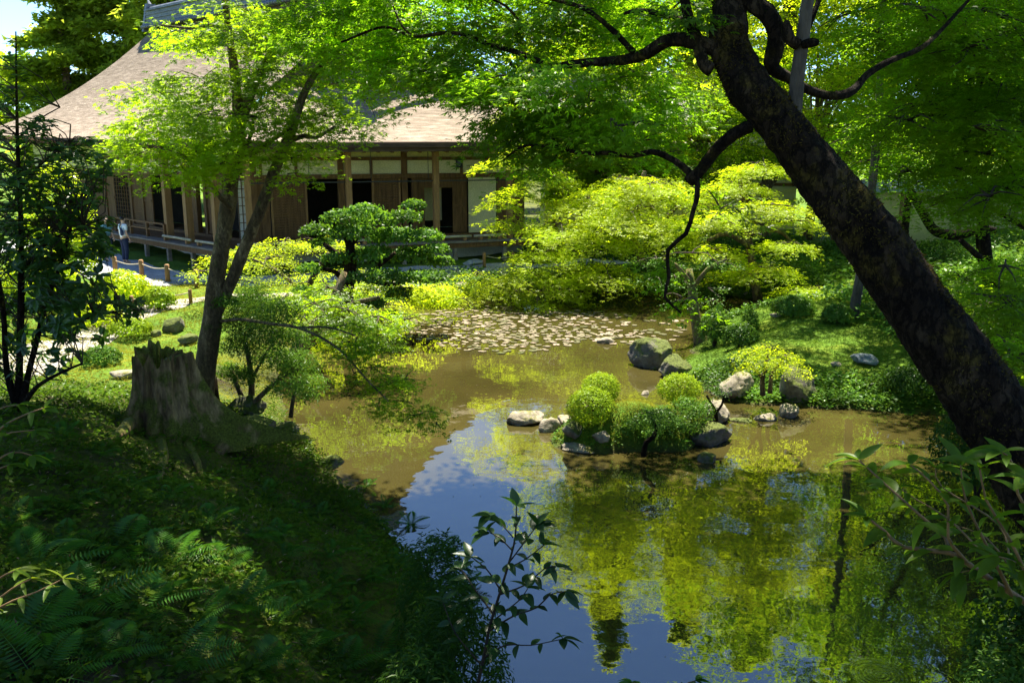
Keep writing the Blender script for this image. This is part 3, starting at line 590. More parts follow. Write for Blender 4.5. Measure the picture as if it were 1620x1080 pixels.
# ============================================================ annex hall behind the maples, garden wall on the right
an = thing('annex_hall', 'low annex building with a pale sunlit roof seen through maple leaves', 'building', (6, 44, .6))
def gable_house(root, x0, x1, y0, y1, ze, zr, over, rmat, wmat):
    m = MB(); m.box(((x0 + x1) / 2, (y0 + y1) / 2, (ze + .5) / 2), ((x1 - x0) / 2, (y1 - y0) / 2, (ze - .5) / 2)); m.build('wall', wmat, root)
    ym = (y0 + y1) / 2; r = MB()
    for ya, sg in ((y0 - over, 1), (y1 + over, -1)):
        nn = 10; Vv = []
        for i in range(nn + 1):
            t = i / nn; y = ya + (ym - ya) * t; z = ze + (zr - ze) * (t * .75 + .25 * t * t)
            Vv += [(x0 - over, y, z), (x1 + over, y, z), (x1 + over, y, z - .2), (x0 - over, y, z - .2)]
        r.add(Vv, [(4 * i + k, 4 * i + 4 + k, 4 * i + 4 + (k + 1) % 4, 4 * i + (k + 1) % 4) for i in range(nn) for k in range(4)] + [(0, 1, 2, 3)])
    rr = r.build('roof', rmat, root); MB().box(((x0 + x1) / 2, ym, zr + .12), ((x1 - x0) / 2 + over, .2, .25)).build('ridge', 'tile', rr)
    g = MB(); g.add([(x0, y0, ze), (x0, y1, ze), (x0, ym, zr - .2)], [(0, 1, 2)]).add([(x1, y0, ze), (x1, y1, ze), (x1, ym, zr - .2)], [(0, 1, 2)]); g.build('gable', wmat, root)
    for x in np.arange(x0 + .5, x1, 2.2): MB().box((x, y0 - .05, (ze + .5) / 2), (.09, .06, (ze - .5) / 2)).build('post', 'wood', root)
    for z in (1.2, 2.9): MB().box(((x0 + x1) / 2, y0 - .04, z), ((x1 - x0) / 2, .03, .07)).build('beam', 'wood', root)
gable_house(an, 1.5, 13, 41, 47, 4.6, 7.6, .9, 'gravel', 'plaster')
gw = thing('garden_wall', 'long yellow plaster garden wall with a tiled top in the shade', 'wall', (17, 33, .9))
w0, w1 = np.array([11.5, 31.5]), np.array([27., 37.]); wd = (w1 - w0) / np.linalg.norm(w1 - w0); wn2 = np.array([-wd[1], wd[0]])
wl_ = np.linalg.norm(w1 - w0); wa = math.atan2(wd[1], wd[0])
for k in range(6):
    s0, s1 = wl_ * k / 6 + .10, wl_ * (k + 1) / 6 - .10; c = w0 + wd * (s0 + s1) / 2
    MB().box((c[0], c[1], 1.75), ((s1 - s0) / 2, .1, 1.25), wa).build('plaster_panel', 'plaster_yellow', gw)
for k in range(7): c = w0 + wd * wl_ * k / 6; MB().box((c[0], c[1], 1.75), (.10, .13, 1.25), wa).build('post', 'wood', gw)
c = (w0 + w1) / 2; m = MB()
for sg in (-1, 1):
    P = []
    for s in (0, wl_):
        for i, z in ((0, 3.42), (sg * .6, 3.1), (sg * .6, 3.0), (0, 3.3)): q = w0 + wd * s + wn2 * i; P.append((q[0], q[1], z))
    m.add(P, [(k, 4 + k, 4 + (k + 1) % 4, (k + 1) % 4) for k in range(4)] + [(0, 1, 2, 3), (7, 6, 5, 4)])
m.build('wall_roof', 'tile', gw)
# ============================================================ trees
def limb(root, lst, mat='bark_dark', name='branch', sides=8, bump=.12, step=.12, scale=1.):
    P, r = pxl(lst); return MB().tube(P, r * scale, sides, bump, seed=len(root.children) * 3.1, step=step).build(name, mat, root, True)
def pads_px(L, tw, pads, per_px, size, yj=.8, ry=1.0, **kw):
    """pads listed as (px, py, depth, radius in px); per_px = leaves per square px"""
    for q in pads:
        px, py, Y, rp = q[:4]; c = at(px, py, Y + rng.uniform(-yj, yj) * .5); r = rp / F * Y
        pad(L, c, r, r * ry, max(30, int(per_px * rp * rp)), size, tw=tw, **kw)
def crown(root, pads, per_px, size, tpl, mat, twr=.006, twmat='twig', **kw):
    L = Leaves(); tw = MB(); pads_px(L, tw, pads, per_px, size, twr=twr, **kw)
    L.build('crown', tpl, mat, root); tw.build('twigs', twmat, root, True, kind='stuff')

# ---- the big maple leaning over the water
b = at(1690, 830, 5.2)
lean = thing('leaning_maple', 'big dark mossy maple trunk leaning over the pond with spreading limbs', 'tree', (b[0], b[1], gz(b[0], b[1])))
P, r = pxl([(1740, 960, 5.15, 84), (1690, 830, 5.2, 72), (1610, 715, 5.25, 67), (1545, 610, 5.3, 63), (1455, 485, 5.4, 56), (1366, 363, 5.5, 47), (1300, 280, 5.6, 43), (1238, 200, 5.7, 39), (1185, 140, 5.8, 37), (1157, 80, 5.9, 33), (1155, 20, 6.0, 28), (1150, -60, 6.1, 25), (1120, -200, 6.3, 18), (1080, -330, 6.5, 8)])
tk = MB().tube(P, r * .9, 56, .16, 5, step=.028); tk.build('trunk', 'bark_dark', lean, True)
tv_ = np.array(tk.v); ns = len(tv_) // 56; cen = tv_[:ns * 56].reshape(ns, 56, 3).mean(1); pick = rng.integers(0, ns * 56, 30000); q_ = tv_[pick]; nn_ = unit(q_ - cen[pick // 56])
msk = np.array([noise.noise(Vector(p * 3.2)) + .5 * noise.noise(Vector(p * 8.)) for p in q_]) + .25 * nn_[:, 2] > .12; q_ = q_[msk]; nn_ = nn_[msk]; L = Leaves()
L.add(q_ - nn_ * .004, unit(rnd(len(q_))), nn_ + rnd(len(q_), .5) + np.array([0, 0, -.3]), .02 * rng.uniform(.5, 1.6, len(q_))); L.build('moss', 'slim', 'moss_brown', lean)
for l in ([(1140, 78, 5.9, 13), (1080, 63, 5.9, 11), (1050, 67, 6, 10), (1023, 85, 6.1, 9), (987, 95, 6.2, 8), (923, 100, 6.3, 7), (873, 107, 6.4, 6), (823, 108, 6.5, 4.5), (807, 100, 6.5, 3)],
          [(873, 105, 6.4, 5), (817, 83, 6.5, 4), (773, 70, 6.7, 3.6), (740, 57, 6.8, 3.2), (707, 52, 6.9, 3), (653, 58, 7.1, 2.6), (607, 43, 7.3, 2.2), (540, 67, 7.5, 1.5)],
          [(653, 58, 7.1, 2), (635, 40, 7.1, 1.7), (618, 0, 7.2, 1.2)],
          [(1003, 84, 6.15, 5), (983, 62, 6.2, 4.4), (957, 37, 6.2, 4), (923, 13, 6.3, 3.5), (877, 0, 6.4, 2.6), (820, -20, 6.5, 2)],
          [(820, 55, 6.6, 2), (822, 35, 6.6, 2.5), (800, 10, 6.6, 2), (780, 0, 6.6, 1.5)],
          [(1125, 110, 5.85, 11), (1113, 100, 5.85, 10), (1100, 57, 5.9, 9), (1087, 20, 6, 8), (1078, -30, 6, 7), (1060, -120, 6.1, 4)],
          [(1092, 36, 5.95, 6), (1080, 33, 6, 5), (1033, 20, 6.1, 4), (1007, 17, 6.2, 3.4), (987, 22, 6.2, 2.2)],
          [(1165, -30, 6.05, 12), (1183, 0, 5.95, 13), (1213, 20, 5.9, 13.5), (1229, 53, 5.9, 13.5), (1224, 90, 5.9, 13), (1221, 108, 5.9, 11), (1247, 123, 6, 8), (1280, 143, 6.1, 7), (1320, 152, 6.2, 7), (1350, 143, 6.3, 6.5), (1370, 120, 6.4, 5.5), (1407, 97, 6.5, 4.6), (1450, 80, 6.6, 4), (1480, 57, 6.7, 3.4), (1533, 0, 6.9, 2.4)],
          [(1187, 200, 5.7, 10), (1160, 213, 5.7, 10), (1130, 240, 5.8, 9), (1110, 267, 5.8, 9), (1090, 287, 5.85, 9.5)],
          [(1096, 280, 5.85, 6), (1080, 263, 5.9, 5.5), (1053, 247, 6, 5), (1030, 240, 6, 4.6), (1000, 247, 6.1, 4.2), (963, 242, 6.2, 3.6), (923, 243, 6.3, 3.2), (887, 233, 6.4, 3), (870, 213, 6.4, 2.4), (863, 197, 6.4, 1.6)],
          [(887, 233, 6.4, 2.6), (847, 230, 6.5, 2.2), (823, 233, 6.5, 2), (797, 253, 6.6, 1.2)],
          [(1103, 280, 5.8, 4), (1103, 310, 5.8, 4), (1097, 332, 5.8, 3.8), (1085, 370, 5.8, 3.6), (1057, 395, 5.85, 3.4), (1058, 440, 5.9, 3), (1052, 470, 5.9, 2.6), (1078, 495, 5.9, 1.6)]):
    limb(lean, l, step=.06)
o = limb(lean, [(1252, 205, 5.75, 12), (1258, 170, 5.75, 11), (1262, 120, 5.75, 11), (1270, 60, 5.75, 10), (1278, 0, 5.75, 9), (1292, -80, 5.8, 8), (1300, -200, 5.9, 5)], 'bark_grey', sides=14, step=.05)
limb(lean, [(1268, 66, 5.75, 8), (1280, 40, 5.75, 5), (1292, 10, 5.8, 4), (1310, -40, 5.9, 3)], 'bark_dark')
for q in ([(1262, 70, 5.72, 9), (1248, 60, 5.7, 9), (1244, 40, 5.7, 8), (1248, 34, 5.7, 3)], [(1268, 72, 5.72, 7), (1284, 68, 5.7, 8), (1294, 68, 5.7, 5)]): limb(lean, q, name='knot', step=.02, bump=.3)
NEAR = [(600, 10, 7.5, 90), (680, 40, 7.2, 90), (640, 95, 7.4, 75), (720, 100, 7, 85), (790, 50, 7, 95), (560, 85, 7.8, 65), (770, 135, 6.6, 62), (690, 120, 6.8, 45), (830, 120, 6.5, 85), (615, 105, 7, 42),
        (860, 185, 6.4, 85), (790, 205, 6.5, 60), (930, 160, 6.3, 85), (960, 50, 6.5, 85), (1010, 120, 6.3, 70), (900, 20, 6.8, 85), (1045, 165, 6.2, 65), (975, 200, 6.3, 65), (1060, 20, 6.5, 75),
        (660, -30, 7, 110), (820, -40, 7, 120), (980, -40, 7, 110), (540, 20, 8, 80), (820, 255, 6.5, 38), (905, 230, 6.4, 55), (1010, 225, 6.2, 50), (1060, 430, 6.1, 28), (1095, 470, 6.1, 22), (1140, 330, 6.0, 26), (500, 60, 8.2, 50)]
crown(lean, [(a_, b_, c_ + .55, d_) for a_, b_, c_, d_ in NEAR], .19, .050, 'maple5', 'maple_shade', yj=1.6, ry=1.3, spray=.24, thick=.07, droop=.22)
# unseen leaf pads added above the frame to shade the near pond and bank
L = Leaves(); tw = MB()
for x0, x1, y0, y1, n_ in ((0, 8, 11.0, 15.9, 84), (6, 10, 12, 18, 24), (-2.6, .5, 11.2, 15, 22), (-1, 4, 10.9, 13.4, 26), (3, 6.5, 6.6, 10.9, 24), (.8, 3.6, 4.8, 7.2, 6), (-3, -.2, 6.6, 8.6, 5)):
    for i in range(n_):
        c = np.array([rng.uniform(x0, x1), rng.uniform(y0, y1), rng.uniform(8.6, 10.2)]); pad(L, c, rng.uniform(.9, 1.5), rng.uniform(.9, 1.5), 620, .135, tw=tw, spray=.42)
L.build('crown', 'tri', 'maple_shade', lean); tw.build('twigs', 'twig', lean, True, kind='stuff')

# ---- the forked maple on the left bank
b = onz(325, 605, 0); b = at(322, 606, 12.6)
fork = thing('forked_maple', 'slender forked maple with mottled trunk rising beside the tree stump', 'tree', (b[0], b[1], gz(b[0], b[1])))
P, r = pxl([(316, 640, 12.6, 27), (323, 595, 12.6, 22), (334, 520, 12.6, 19), (342, 440, 12.6, 16), (357, 350, 12.7, 14), (370, 260, 12.7, 13.5), (378, 200, 12.7, 13), (372, 120, 12.8, 8), (362, 50, 12.9, 7), (355, -20, 13, 6), (350, -120, 13, 4)])
MB().tube(P, r * .84, 18, .16, 2, step=.08).build('trunk', 'bark_warm', fork, True)
P, r = pxl([(340, 500, 12.6, 12), (364, 450, 12.6, 12), (394, 375, 12.5, 11), (418, 315, 12.4, 10.5), (442, 250, 12.4, 10), (460, 210, 12.4, 9), (480, 150, 12.5, 7), (510, 100, 12.6, 5), (545, 60, 12.7, 4), (575, -20, 12.8, 3)])
MB().tube(P, r * .84, 14, .16, 4, step=.08).build('trunk', 'bark_warm', fork, True)
for l in ([(380, 195, 12.7, 9), (400, 140, 12.8, 7), (425, 90, 12.9, 5), (445, 40, 13, 4), (470, 0, 13, 3), (490, -60, 13, 2)], [(372, 250, 12.6, 6), (395, 245, 12.5, 5), (425, 225, 12.4, 4), (450, 210, 12.2, 3)], [(368, 330, 12.5, 4), (350, 315, 12.3, 4), (340, 300, 12.2, 4), (318, 275, 12, 3.4), (295, 250, 11.9, 3), (270, 235, 11.8, 2), (235, 232, 11.7, 1.4)],
          [(303, 258, 11.9, 2), (312, 235, 11.9, 1.8), (322, 212, 11.9, 1.2)], [(452, 225, 12.4, 5), (480, 215, 12.4, 4), (500, 218, 12.3, 3), (530, 200, 12.3, 2)], [(376, 215, 12.7, 5), (350, 190, 12.8, 3), (310, 190, 12.9, 2.4), (250, 200, 13, 1.5)], [(388, 235, 12.6, 3), (400, 205, 12.7, 3), (400, 185, 12.7, 2)], [(365, 55, 12.9, 4), (340, 40, 13, 3), (300, 45, 13, 2), (255, 40, 13, 1.4)],
          [(350, 508, 12.5, 3), (380, 505, 12.2, 3), (430, 512, 11.8, 2.8), (470, 518, 11.5, 2.6), (510, 535, 11.2, 2.2), (545, 560, 11, 2), (580, 600, 10.8, 1.6), (615, 635, 10.7, 1.2)], [(470, 518, 11.5, 2), (520, 518, 11.4, 1.8), (560, 530, 11.3, 1.4)]):
    limb(fork, l, 'bark_warm', sides=7, step=.1)
FORK = [(255, 148, 13, 70), (320, 125, 12.8, 70), (390, 140, 12.6, 75), (300, 185, 12.4, 95), (215, 205, 12.2, 55), (250, 235, 12, 70), (330, 235, 12, 75), (290, 268, 11.8, 55), (400, 225, 12.3, 60), (410, 185, 12.5, 70), (470, 165, 12.5, 75), (520, 185, 12.5, 65), (550, 205, 12.4, 38), (495, 235, 12.3, 40),
        (460, 250, 12.2, 35), (345, 265, 11.9, 45), (280, 50, 13.2, 48), (335, 60, 13.2, 60), (400, 60, 13, 70), (450, 30, 13, 85), (500, 80, 12.8, 80), (550, 120, 12.8, 65), (430, 110, 12.8, 65), (520, 20, 13, 80), (590, 60, 13, 70), (370, 10, 13.3, 55), (455, 275, 12.1, 26), (205, 230, 12, 35), (570, 155, 12.6, 45)]
crown(fork, FORK, .21, .057, 'maple5', 'maple_mid', yj=1.6, ry=1.4, spray=.3, thick=.09, droop=.18)
SPRAY = [(560, 545, 11.5, 45), (590, 580, 11, 42), (620, 605, 10.8, 40), (640, 635, 10.7, 36), (665, 655, 10.6, 34), (600, 630, 10.9, 34), (690, 668, 10.5, 18), (545, 515, 11.8, 40), (590, 540, 11.4, 34), (640, 600, 10.9, 26), (560, 590, 11.1, 30)]
crown(fork, SPRAY, .24, .045, 'maple5', 'maple_mid', yj=.8, spray=.24, thick=.08, droop=.5)
# unseen high leaf pads, added here to shade the near bank
L = Leaves(); tw = MB()
for i in range(36):
    c = np.array([rng.uniform(-9, -2.4), rng.uniform(7.6, 11.8), rng.uniform(8.2, 10.5)]); pad(L, c, rng.uniform(.9, 1.6), rng.uniform(.9, 1.6), 620, .14, tw=tw, spray=.45)
L.build('crown', 'tri', 'maple_mid', fork); tw.build('twigs', 'twig', fork, True, kind='stuff')

# ---- bright maples on the far bank
def wood_pads(x0, x1, y0, y1, Y0, Y1, n, r0, r1):
    return [(rng.uniform(x0, x1), rng.uniform(y0, y1), rng.uniform(Y0, Y1), rng.uniform(r0, r1)) for _ in range(n)]
def far_maple(name, label, base, stems, pads, mat, per=0.25, size=.085, group=None, spray=.42, bark='bark_warm', tpl='diamond', **kw):
    t = thing(name, label, 'tree', (base[0], base[1], gz(base[0], base[1])), group)
    for i, st in enumerate(stems): limb(t, st, bark, 'trunk' if i == 0 else 'branch', 8, .12, .2)
    kk = dict(yj=2.0, ry=1.3, thick=.10, droop=.3, tilt=.26); kk.update(kw)
    if mat == 'maple_bright' and len(pads) < 25:
        pads = [(a_, b_ + rng.uniform(-8, 8), c_, d_ * rng.uniform(.7, 1.0)) for i_, (a_, b_, c_, d_) in enumerate(pads) if i_ % 5 != 4]; kk.update(thick=.05, tilt=.2, droop=.22)
    crown(t, pads, per, size, tpl, mat, spray=spray, twr=.012, twmat='twig', **kk); return t
g1 = 'maples along the far bank'
far_maple('far_maple', 'brightest yellow green maple overhanging the far edge of the pond', at(1010, 395, 29), [[(1040, 480, 28.6, 9), (1020, 420, 28.6, 8), (1000, 370, 28.5, 7), (1010, 320, 28.5, 6), (1020, 270, 28.5, 4)], [(1010, 395, 28.6, 6), (975, 380, 28, 5), (940, 372, 27.4, 3)], [(1005, 350, 28.5, 5), (1040, 365, 28, 4), (1075, 400, 27.5, 3)], [(1035, 380, 28, 4), (1050, 350, 28, 3), (1080, 320, 28, 2)]],
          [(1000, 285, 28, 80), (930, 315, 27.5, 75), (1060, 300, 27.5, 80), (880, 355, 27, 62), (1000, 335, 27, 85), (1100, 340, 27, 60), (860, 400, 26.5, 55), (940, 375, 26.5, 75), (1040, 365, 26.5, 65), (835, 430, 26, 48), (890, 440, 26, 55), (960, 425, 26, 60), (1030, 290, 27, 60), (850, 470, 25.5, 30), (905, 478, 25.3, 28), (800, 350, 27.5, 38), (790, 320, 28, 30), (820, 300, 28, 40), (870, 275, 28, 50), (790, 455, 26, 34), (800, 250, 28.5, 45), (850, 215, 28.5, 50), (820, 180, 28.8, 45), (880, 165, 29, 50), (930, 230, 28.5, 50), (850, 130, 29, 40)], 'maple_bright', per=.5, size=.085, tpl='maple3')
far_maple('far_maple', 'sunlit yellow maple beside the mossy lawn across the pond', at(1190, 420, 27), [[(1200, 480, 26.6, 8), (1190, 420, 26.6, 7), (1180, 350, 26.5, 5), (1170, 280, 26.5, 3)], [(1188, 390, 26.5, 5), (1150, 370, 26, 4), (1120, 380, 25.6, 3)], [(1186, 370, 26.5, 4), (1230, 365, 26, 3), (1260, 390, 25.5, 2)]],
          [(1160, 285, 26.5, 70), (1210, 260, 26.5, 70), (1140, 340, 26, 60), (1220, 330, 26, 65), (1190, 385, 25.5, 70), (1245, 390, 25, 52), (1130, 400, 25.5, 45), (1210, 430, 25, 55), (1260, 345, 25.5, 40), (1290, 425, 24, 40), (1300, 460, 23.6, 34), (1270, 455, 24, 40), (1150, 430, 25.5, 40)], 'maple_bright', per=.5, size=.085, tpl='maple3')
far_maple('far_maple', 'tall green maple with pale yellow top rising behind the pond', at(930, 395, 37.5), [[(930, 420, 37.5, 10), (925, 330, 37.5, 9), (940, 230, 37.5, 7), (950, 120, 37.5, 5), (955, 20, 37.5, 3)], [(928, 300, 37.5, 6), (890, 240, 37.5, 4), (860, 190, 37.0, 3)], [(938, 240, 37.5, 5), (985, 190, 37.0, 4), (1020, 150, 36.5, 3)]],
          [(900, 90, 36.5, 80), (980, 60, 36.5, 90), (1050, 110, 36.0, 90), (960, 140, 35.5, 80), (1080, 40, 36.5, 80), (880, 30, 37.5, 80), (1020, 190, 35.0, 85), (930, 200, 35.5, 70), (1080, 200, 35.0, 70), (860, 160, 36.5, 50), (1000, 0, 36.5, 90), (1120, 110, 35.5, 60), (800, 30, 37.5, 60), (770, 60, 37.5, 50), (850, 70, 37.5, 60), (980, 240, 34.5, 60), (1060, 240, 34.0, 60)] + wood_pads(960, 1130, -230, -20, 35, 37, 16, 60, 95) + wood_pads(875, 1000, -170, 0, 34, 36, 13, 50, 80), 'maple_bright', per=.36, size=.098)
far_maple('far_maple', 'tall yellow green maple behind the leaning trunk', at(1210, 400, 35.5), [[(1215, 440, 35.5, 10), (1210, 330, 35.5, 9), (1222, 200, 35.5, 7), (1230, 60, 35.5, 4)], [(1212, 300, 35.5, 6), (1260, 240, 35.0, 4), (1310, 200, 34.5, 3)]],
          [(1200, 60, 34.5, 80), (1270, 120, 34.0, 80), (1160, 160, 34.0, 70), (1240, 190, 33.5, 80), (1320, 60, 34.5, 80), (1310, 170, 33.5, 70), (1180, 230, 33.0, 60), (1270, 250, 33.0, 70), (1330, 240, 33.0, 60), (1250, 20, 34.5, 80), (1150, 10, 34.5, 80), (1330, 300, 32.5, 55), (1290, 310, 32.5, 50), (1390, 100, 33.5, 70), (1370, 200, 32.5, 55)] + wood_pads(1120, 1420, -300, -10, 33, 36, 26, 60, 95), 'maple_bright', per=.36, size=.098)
# dark green ones on the right: a wall of shaded maple foliage
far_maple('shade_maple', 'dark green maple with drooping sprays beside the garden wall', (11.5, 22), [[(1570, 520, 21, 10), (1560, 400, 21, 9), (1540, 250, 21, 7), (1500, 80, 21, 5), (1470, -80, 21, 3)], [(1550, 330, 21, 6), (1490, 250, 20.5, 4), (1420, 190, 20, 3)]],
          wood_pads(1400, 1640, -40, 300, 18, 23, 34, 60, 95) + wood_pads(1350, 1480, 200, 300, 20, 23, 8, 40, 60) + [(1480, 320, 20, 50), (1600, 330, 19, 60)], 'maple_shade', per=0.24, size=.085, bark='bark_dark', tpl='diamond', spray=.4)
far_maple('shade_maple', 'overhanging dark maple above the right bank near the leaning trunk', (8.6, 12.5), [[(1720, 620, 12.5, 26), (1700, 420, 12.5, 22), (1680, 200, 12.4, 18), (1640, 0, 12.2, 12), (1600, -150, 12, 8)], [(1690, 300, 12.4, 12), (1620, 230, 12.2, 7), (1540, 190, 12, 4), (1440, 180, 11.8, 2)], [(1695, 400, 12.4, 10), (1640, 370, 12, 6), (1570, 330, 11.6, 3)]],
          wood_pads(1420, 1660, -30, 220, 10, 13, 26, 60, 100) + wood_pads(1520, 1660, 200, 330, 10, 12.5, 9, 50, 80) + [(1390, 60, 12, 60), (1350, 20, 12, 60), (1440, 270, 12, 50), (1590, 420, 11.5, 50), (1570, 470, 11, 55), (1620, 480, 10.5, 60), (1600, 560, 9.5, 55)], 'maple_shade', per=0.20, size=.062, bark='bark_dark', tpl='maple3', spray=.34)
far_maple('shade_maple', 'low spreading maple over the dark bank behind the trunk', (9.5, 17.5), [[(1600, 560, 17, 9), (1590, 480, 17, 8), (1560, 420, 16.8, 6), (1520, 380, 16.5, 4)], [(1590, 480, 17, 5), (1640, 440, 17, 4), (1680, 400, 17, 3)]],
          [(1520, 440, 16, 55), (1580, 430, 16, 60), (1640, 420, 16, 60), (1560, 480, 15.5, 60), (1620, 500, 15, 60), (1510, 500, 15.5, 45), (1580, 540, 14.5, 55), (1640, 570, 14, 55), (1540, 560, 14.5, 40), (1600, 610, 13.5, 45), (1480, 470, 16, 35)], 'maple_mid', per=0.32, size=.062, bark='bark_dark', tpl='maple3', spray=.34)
# low bright maple in front of the temple, and the leaning bank maple
far_maple('low_maple', 'low bright yellow green maple spreading in front of the temple veranda', at(470, 480, 23), [[(475, 520, 22.6, 8), (480, 470, 22.8, 6), (500, 430, 23, 5), (520, 400, 23, 3)], [(482, 465, 22.8, 4), (440, 430, 23, 3), (400, 410, 23, 2)]],
          [(400, 385, 23.5, 42), (450, 375, 23.5, 55), (510, 385, 23.5, 50), (420, 415, 23, 55), (480, 410, 23, 60), (340, 410, 23, 38), (320, 425, 22.6, 26), (540, 420, 23, 50), (590, 430, 23, 55), (650, 430, 23.5, 52), (460, 440, 22.5, 55), (560, 455, 22.5, 60), (640, 460, 22.8, 55), (690, 450, 23.5, 40), (700, 480, 23.5, 30), (610, 480, 22.5, 45), (750, 440, 25, 38), (730, 465, 24.5, 30), (380, 440, 22.6, 40)], 'maple_bright', per=.5, size=.07, spray=.34)
far_maple('bank_maple', 'dark leaning maple trunk on the left bank with bright low sprays', at(480, 550, 18), [[(455, 590, 17.6, 15), (480, 545, 18, 14), (510, 505, 18.2, 12), (530, 470, 18.4, 8), (545, 430, 18.6, 5)], [(515, 500, 18.2, 6), (560, 480, 18, 4), (600, 470, 17.8, 3)]],
          [(500, 480, 17.5, 45), (550, 490, 17.2, 50), (600, 500, 17, 45), (560, 520, 16.6, 45), (610, 530, 16.4, 36), (520, 455, 17.8, 42), (480, 500, 17.6, 34), (450, 470, 17.8, 38), (640, 505, 17, 26)], 'maple_mid', per=0.41, size=.055, spray=.28, bark='bark_warm', tpl='maple3')
# the mossy little tree on the peninsula with a dark flat crown
far_maple('lawn_maple', 'small tree with yellow mossy foot and dark flat crown on the lawn edge', at(1108, 545, 20.5), [[(1112, 560, 20.4, 15), (1108, 535, 20.5, 11), (1100, 500, 20.6, 8), (1095, 460, 20.7, 7), (1090, 425, 20.8, 5)], [(1094, 450, 20.7, 5), (1070, 420, 20.6, 3), (1050, 410, 20.5, 2)], [(1097, 455, 20.7, 4), (1120, 425, 20.6, 3), (1150, 410, 20.5, 2)]],
          [(1040, 410, 20.5, 48), (1095, 400, 20.5, 52), (1140, 415, 20.3, 42), (1070, 440, 20.2, 48), (1120, 455, 20.2, 45), (1030, 440, 20.3, 34), (1080, 470, 20, 36), (1135, 475, 20, 30), (1180, 330, 22, 30)], 'azalea', per=.1, size=.05, spray=.22, bark='bark_mossy', droop=.2, thick=.05)
t = thing('gate_pine', 'thin grey trunk standing on the mossy lawn', 'tree', at(1350, 528, 20.2)); limb(t, [(1347, 535, 20.2, 10), (1352, 490, 20.2, 8), (1360, 440, 20.2, 7), (1372, 360, 20.3, 7), (1385, 240, 20.5, 6), (1395, 80, 20.7, 5), (1400, -60, 21, 4)], 'bark_grey', 'trunk', 10)
L = Leaves()
for i in range(22): pad(L, np.array([rng.uniform(5.4, 11), rng.uniform(20.6, 26), rng.uniform(9.2, 11.2)]), rng.uniform(.8, 1.5), rng.uniform(.8, 1.5), 560, .13, spray=.45)  # crown pads out of view, added over the trunk to shade the lawn
L.build('crown', 'tri', 'maple_mid', t)
t.name = 'lawn_tree'
t = thing('propped_pine', 'dark curved branch held on a post before the yellow wall', 'tree', (15.2, 28.5, gz(15.2, 28.5))); limb(t, [(1440, 300, 28, 6), (1462, 340, 28, 7), (1480, 365, 28, 8), (1515, 372, 28, 8), (1550, 362, 28, 7), (1575, 365, 28, 5)], 'bark_dark', 'branch', 8); limb(t, [(1550, 362, 28, 7), (1552, 395, 28, 7), (1553, 430, 28, 7)], 'bark_dark', 'prop'); limb(t, [(1438, 310, 28, 5), (1432, 360, 28, 6), (1430, 430, 28, 7)], 'bark_dark', 'trunk')
t.name = 'propped_tree'

# ---- trees behind the temple and beyond
def tall_tree(name, label, x, y, h, w, mat, n, size, kind='broad', group=None):
    z = gz(x, y); t = thing(name, label, 'tree', (x, y, z), group); m = MB()
    m.tube([(x, y, z - .3), (x + .1, y, z + h * .4), (x - .1, y, z + h * .92)], [h * .028, h * .018, h * .005], 8, .1, step=1.); tr = m.build('trunk', 'bark_warm', t, True); L = Leaves(); lm = MB()
    if kind == 'conifer':
        for k in range(int(h * 3.0)):
            q = (k + .5) / (h * 3.0); zz = z + h * (.12 + .88 * q); rr = w * (1 - q) ** .75 * rng.uniform(.7, 1.1) + .3; a = rng.uniform(0, 6.28)
            e = np.array([x + math.cos(a) * rr, y + math.sin(a) * rr, zz - rr * .18]); lm.tube([(x, y, zz), e], [.05, .015], 4, cap=False)
            m_ = n // int(h * 3.0); u = rng.uniform(.15, 1, m_); c = np.array([x, y, zz]) * (1 - u[:, None]) + e * u[:, None]
            Pp = c + rnd(m_, 1) * np.array([.34, .34, .16]) * (.5 + .3 * rr); L.add(Pp, np.array([0, 0, 1.]) + rnd(m_, .6), (e - np.array([x, y, zz])) / rr + rnd(m_, .6) + np.array([0, 0, -.4]), size * rng.uniform(.7, 1.3, m_))
    else:
        K = int(34 + w * 4)
        for k in range(K):
            d = unit(rnd(1))[0]; q = rng.uniform(.45, 1) ** .6; c = np.array([x, y, z + h * .62]) + d * q * np.array([w, w, h * .36]); a = np.array([x, y, z + h * rng.uniform(.3, .6)])
            lm.tube([a, (a + c) / 2 + (0, 0, .3), c], [.08, .05, .02], 4, cap=False); rr = w * rng.uniform(.22, .38)
            pad(L, c, rr, rr, n // K, size, droop=.35, thick=.22 * rr, spray=rr * .45, per=30, tilt=.5)
    L.build('crown', 'tri' if y > 50 else 'diamond', mat, t); lm.build('limbs', 'bark_warm', t, kind='stuff'); return t
tall_tree('cedar', 'tall sunlit cedar close behind the left end of the temple roof', -22, 60, 19, 4.8, 'conifer', 46000, .36, 'conifer')
tall_tree('cedar', 'broad cedar between two others behind the temple ridge', -25.8, 62, 20, 5.0, 'conifer', 46000, .36, 'conifer')
tall_tree('cedar', 'yellow green cedar beside the gap of pale sky', -29.6, 61, 17, 4.6, 'conifer', 42000, .36, 'conifer')
tall_tree('broadleaf_tree', 'light leafy tree at the left edge beyond the roof end', -37, 58, 12.5, 4.0, 'maple_bright', 26000, .2)
tall_tree('broadleaf_tree', 'pale round tree far beyond the gap in the cedars', -48, 84, 13, 6, 'maple_mid', 16000, .35)
tall_tree('broadleaf_tree', 'green tree rising behind the temple ridge centre', -9, 60, 15, 5, 'maple_mid', 34000, .22)
tall_tree('broadleaf_tree', 'wide green tree standing behind the annex roof', 4, 58, 13, 5.5, 'maple_bright', 34000, .22)
tall_tree('cedar', 'dark tall cedar behind the bright maples on the right', 13, 44, 23, 3.6, 'conifer', 24000, .28, 'conifer')
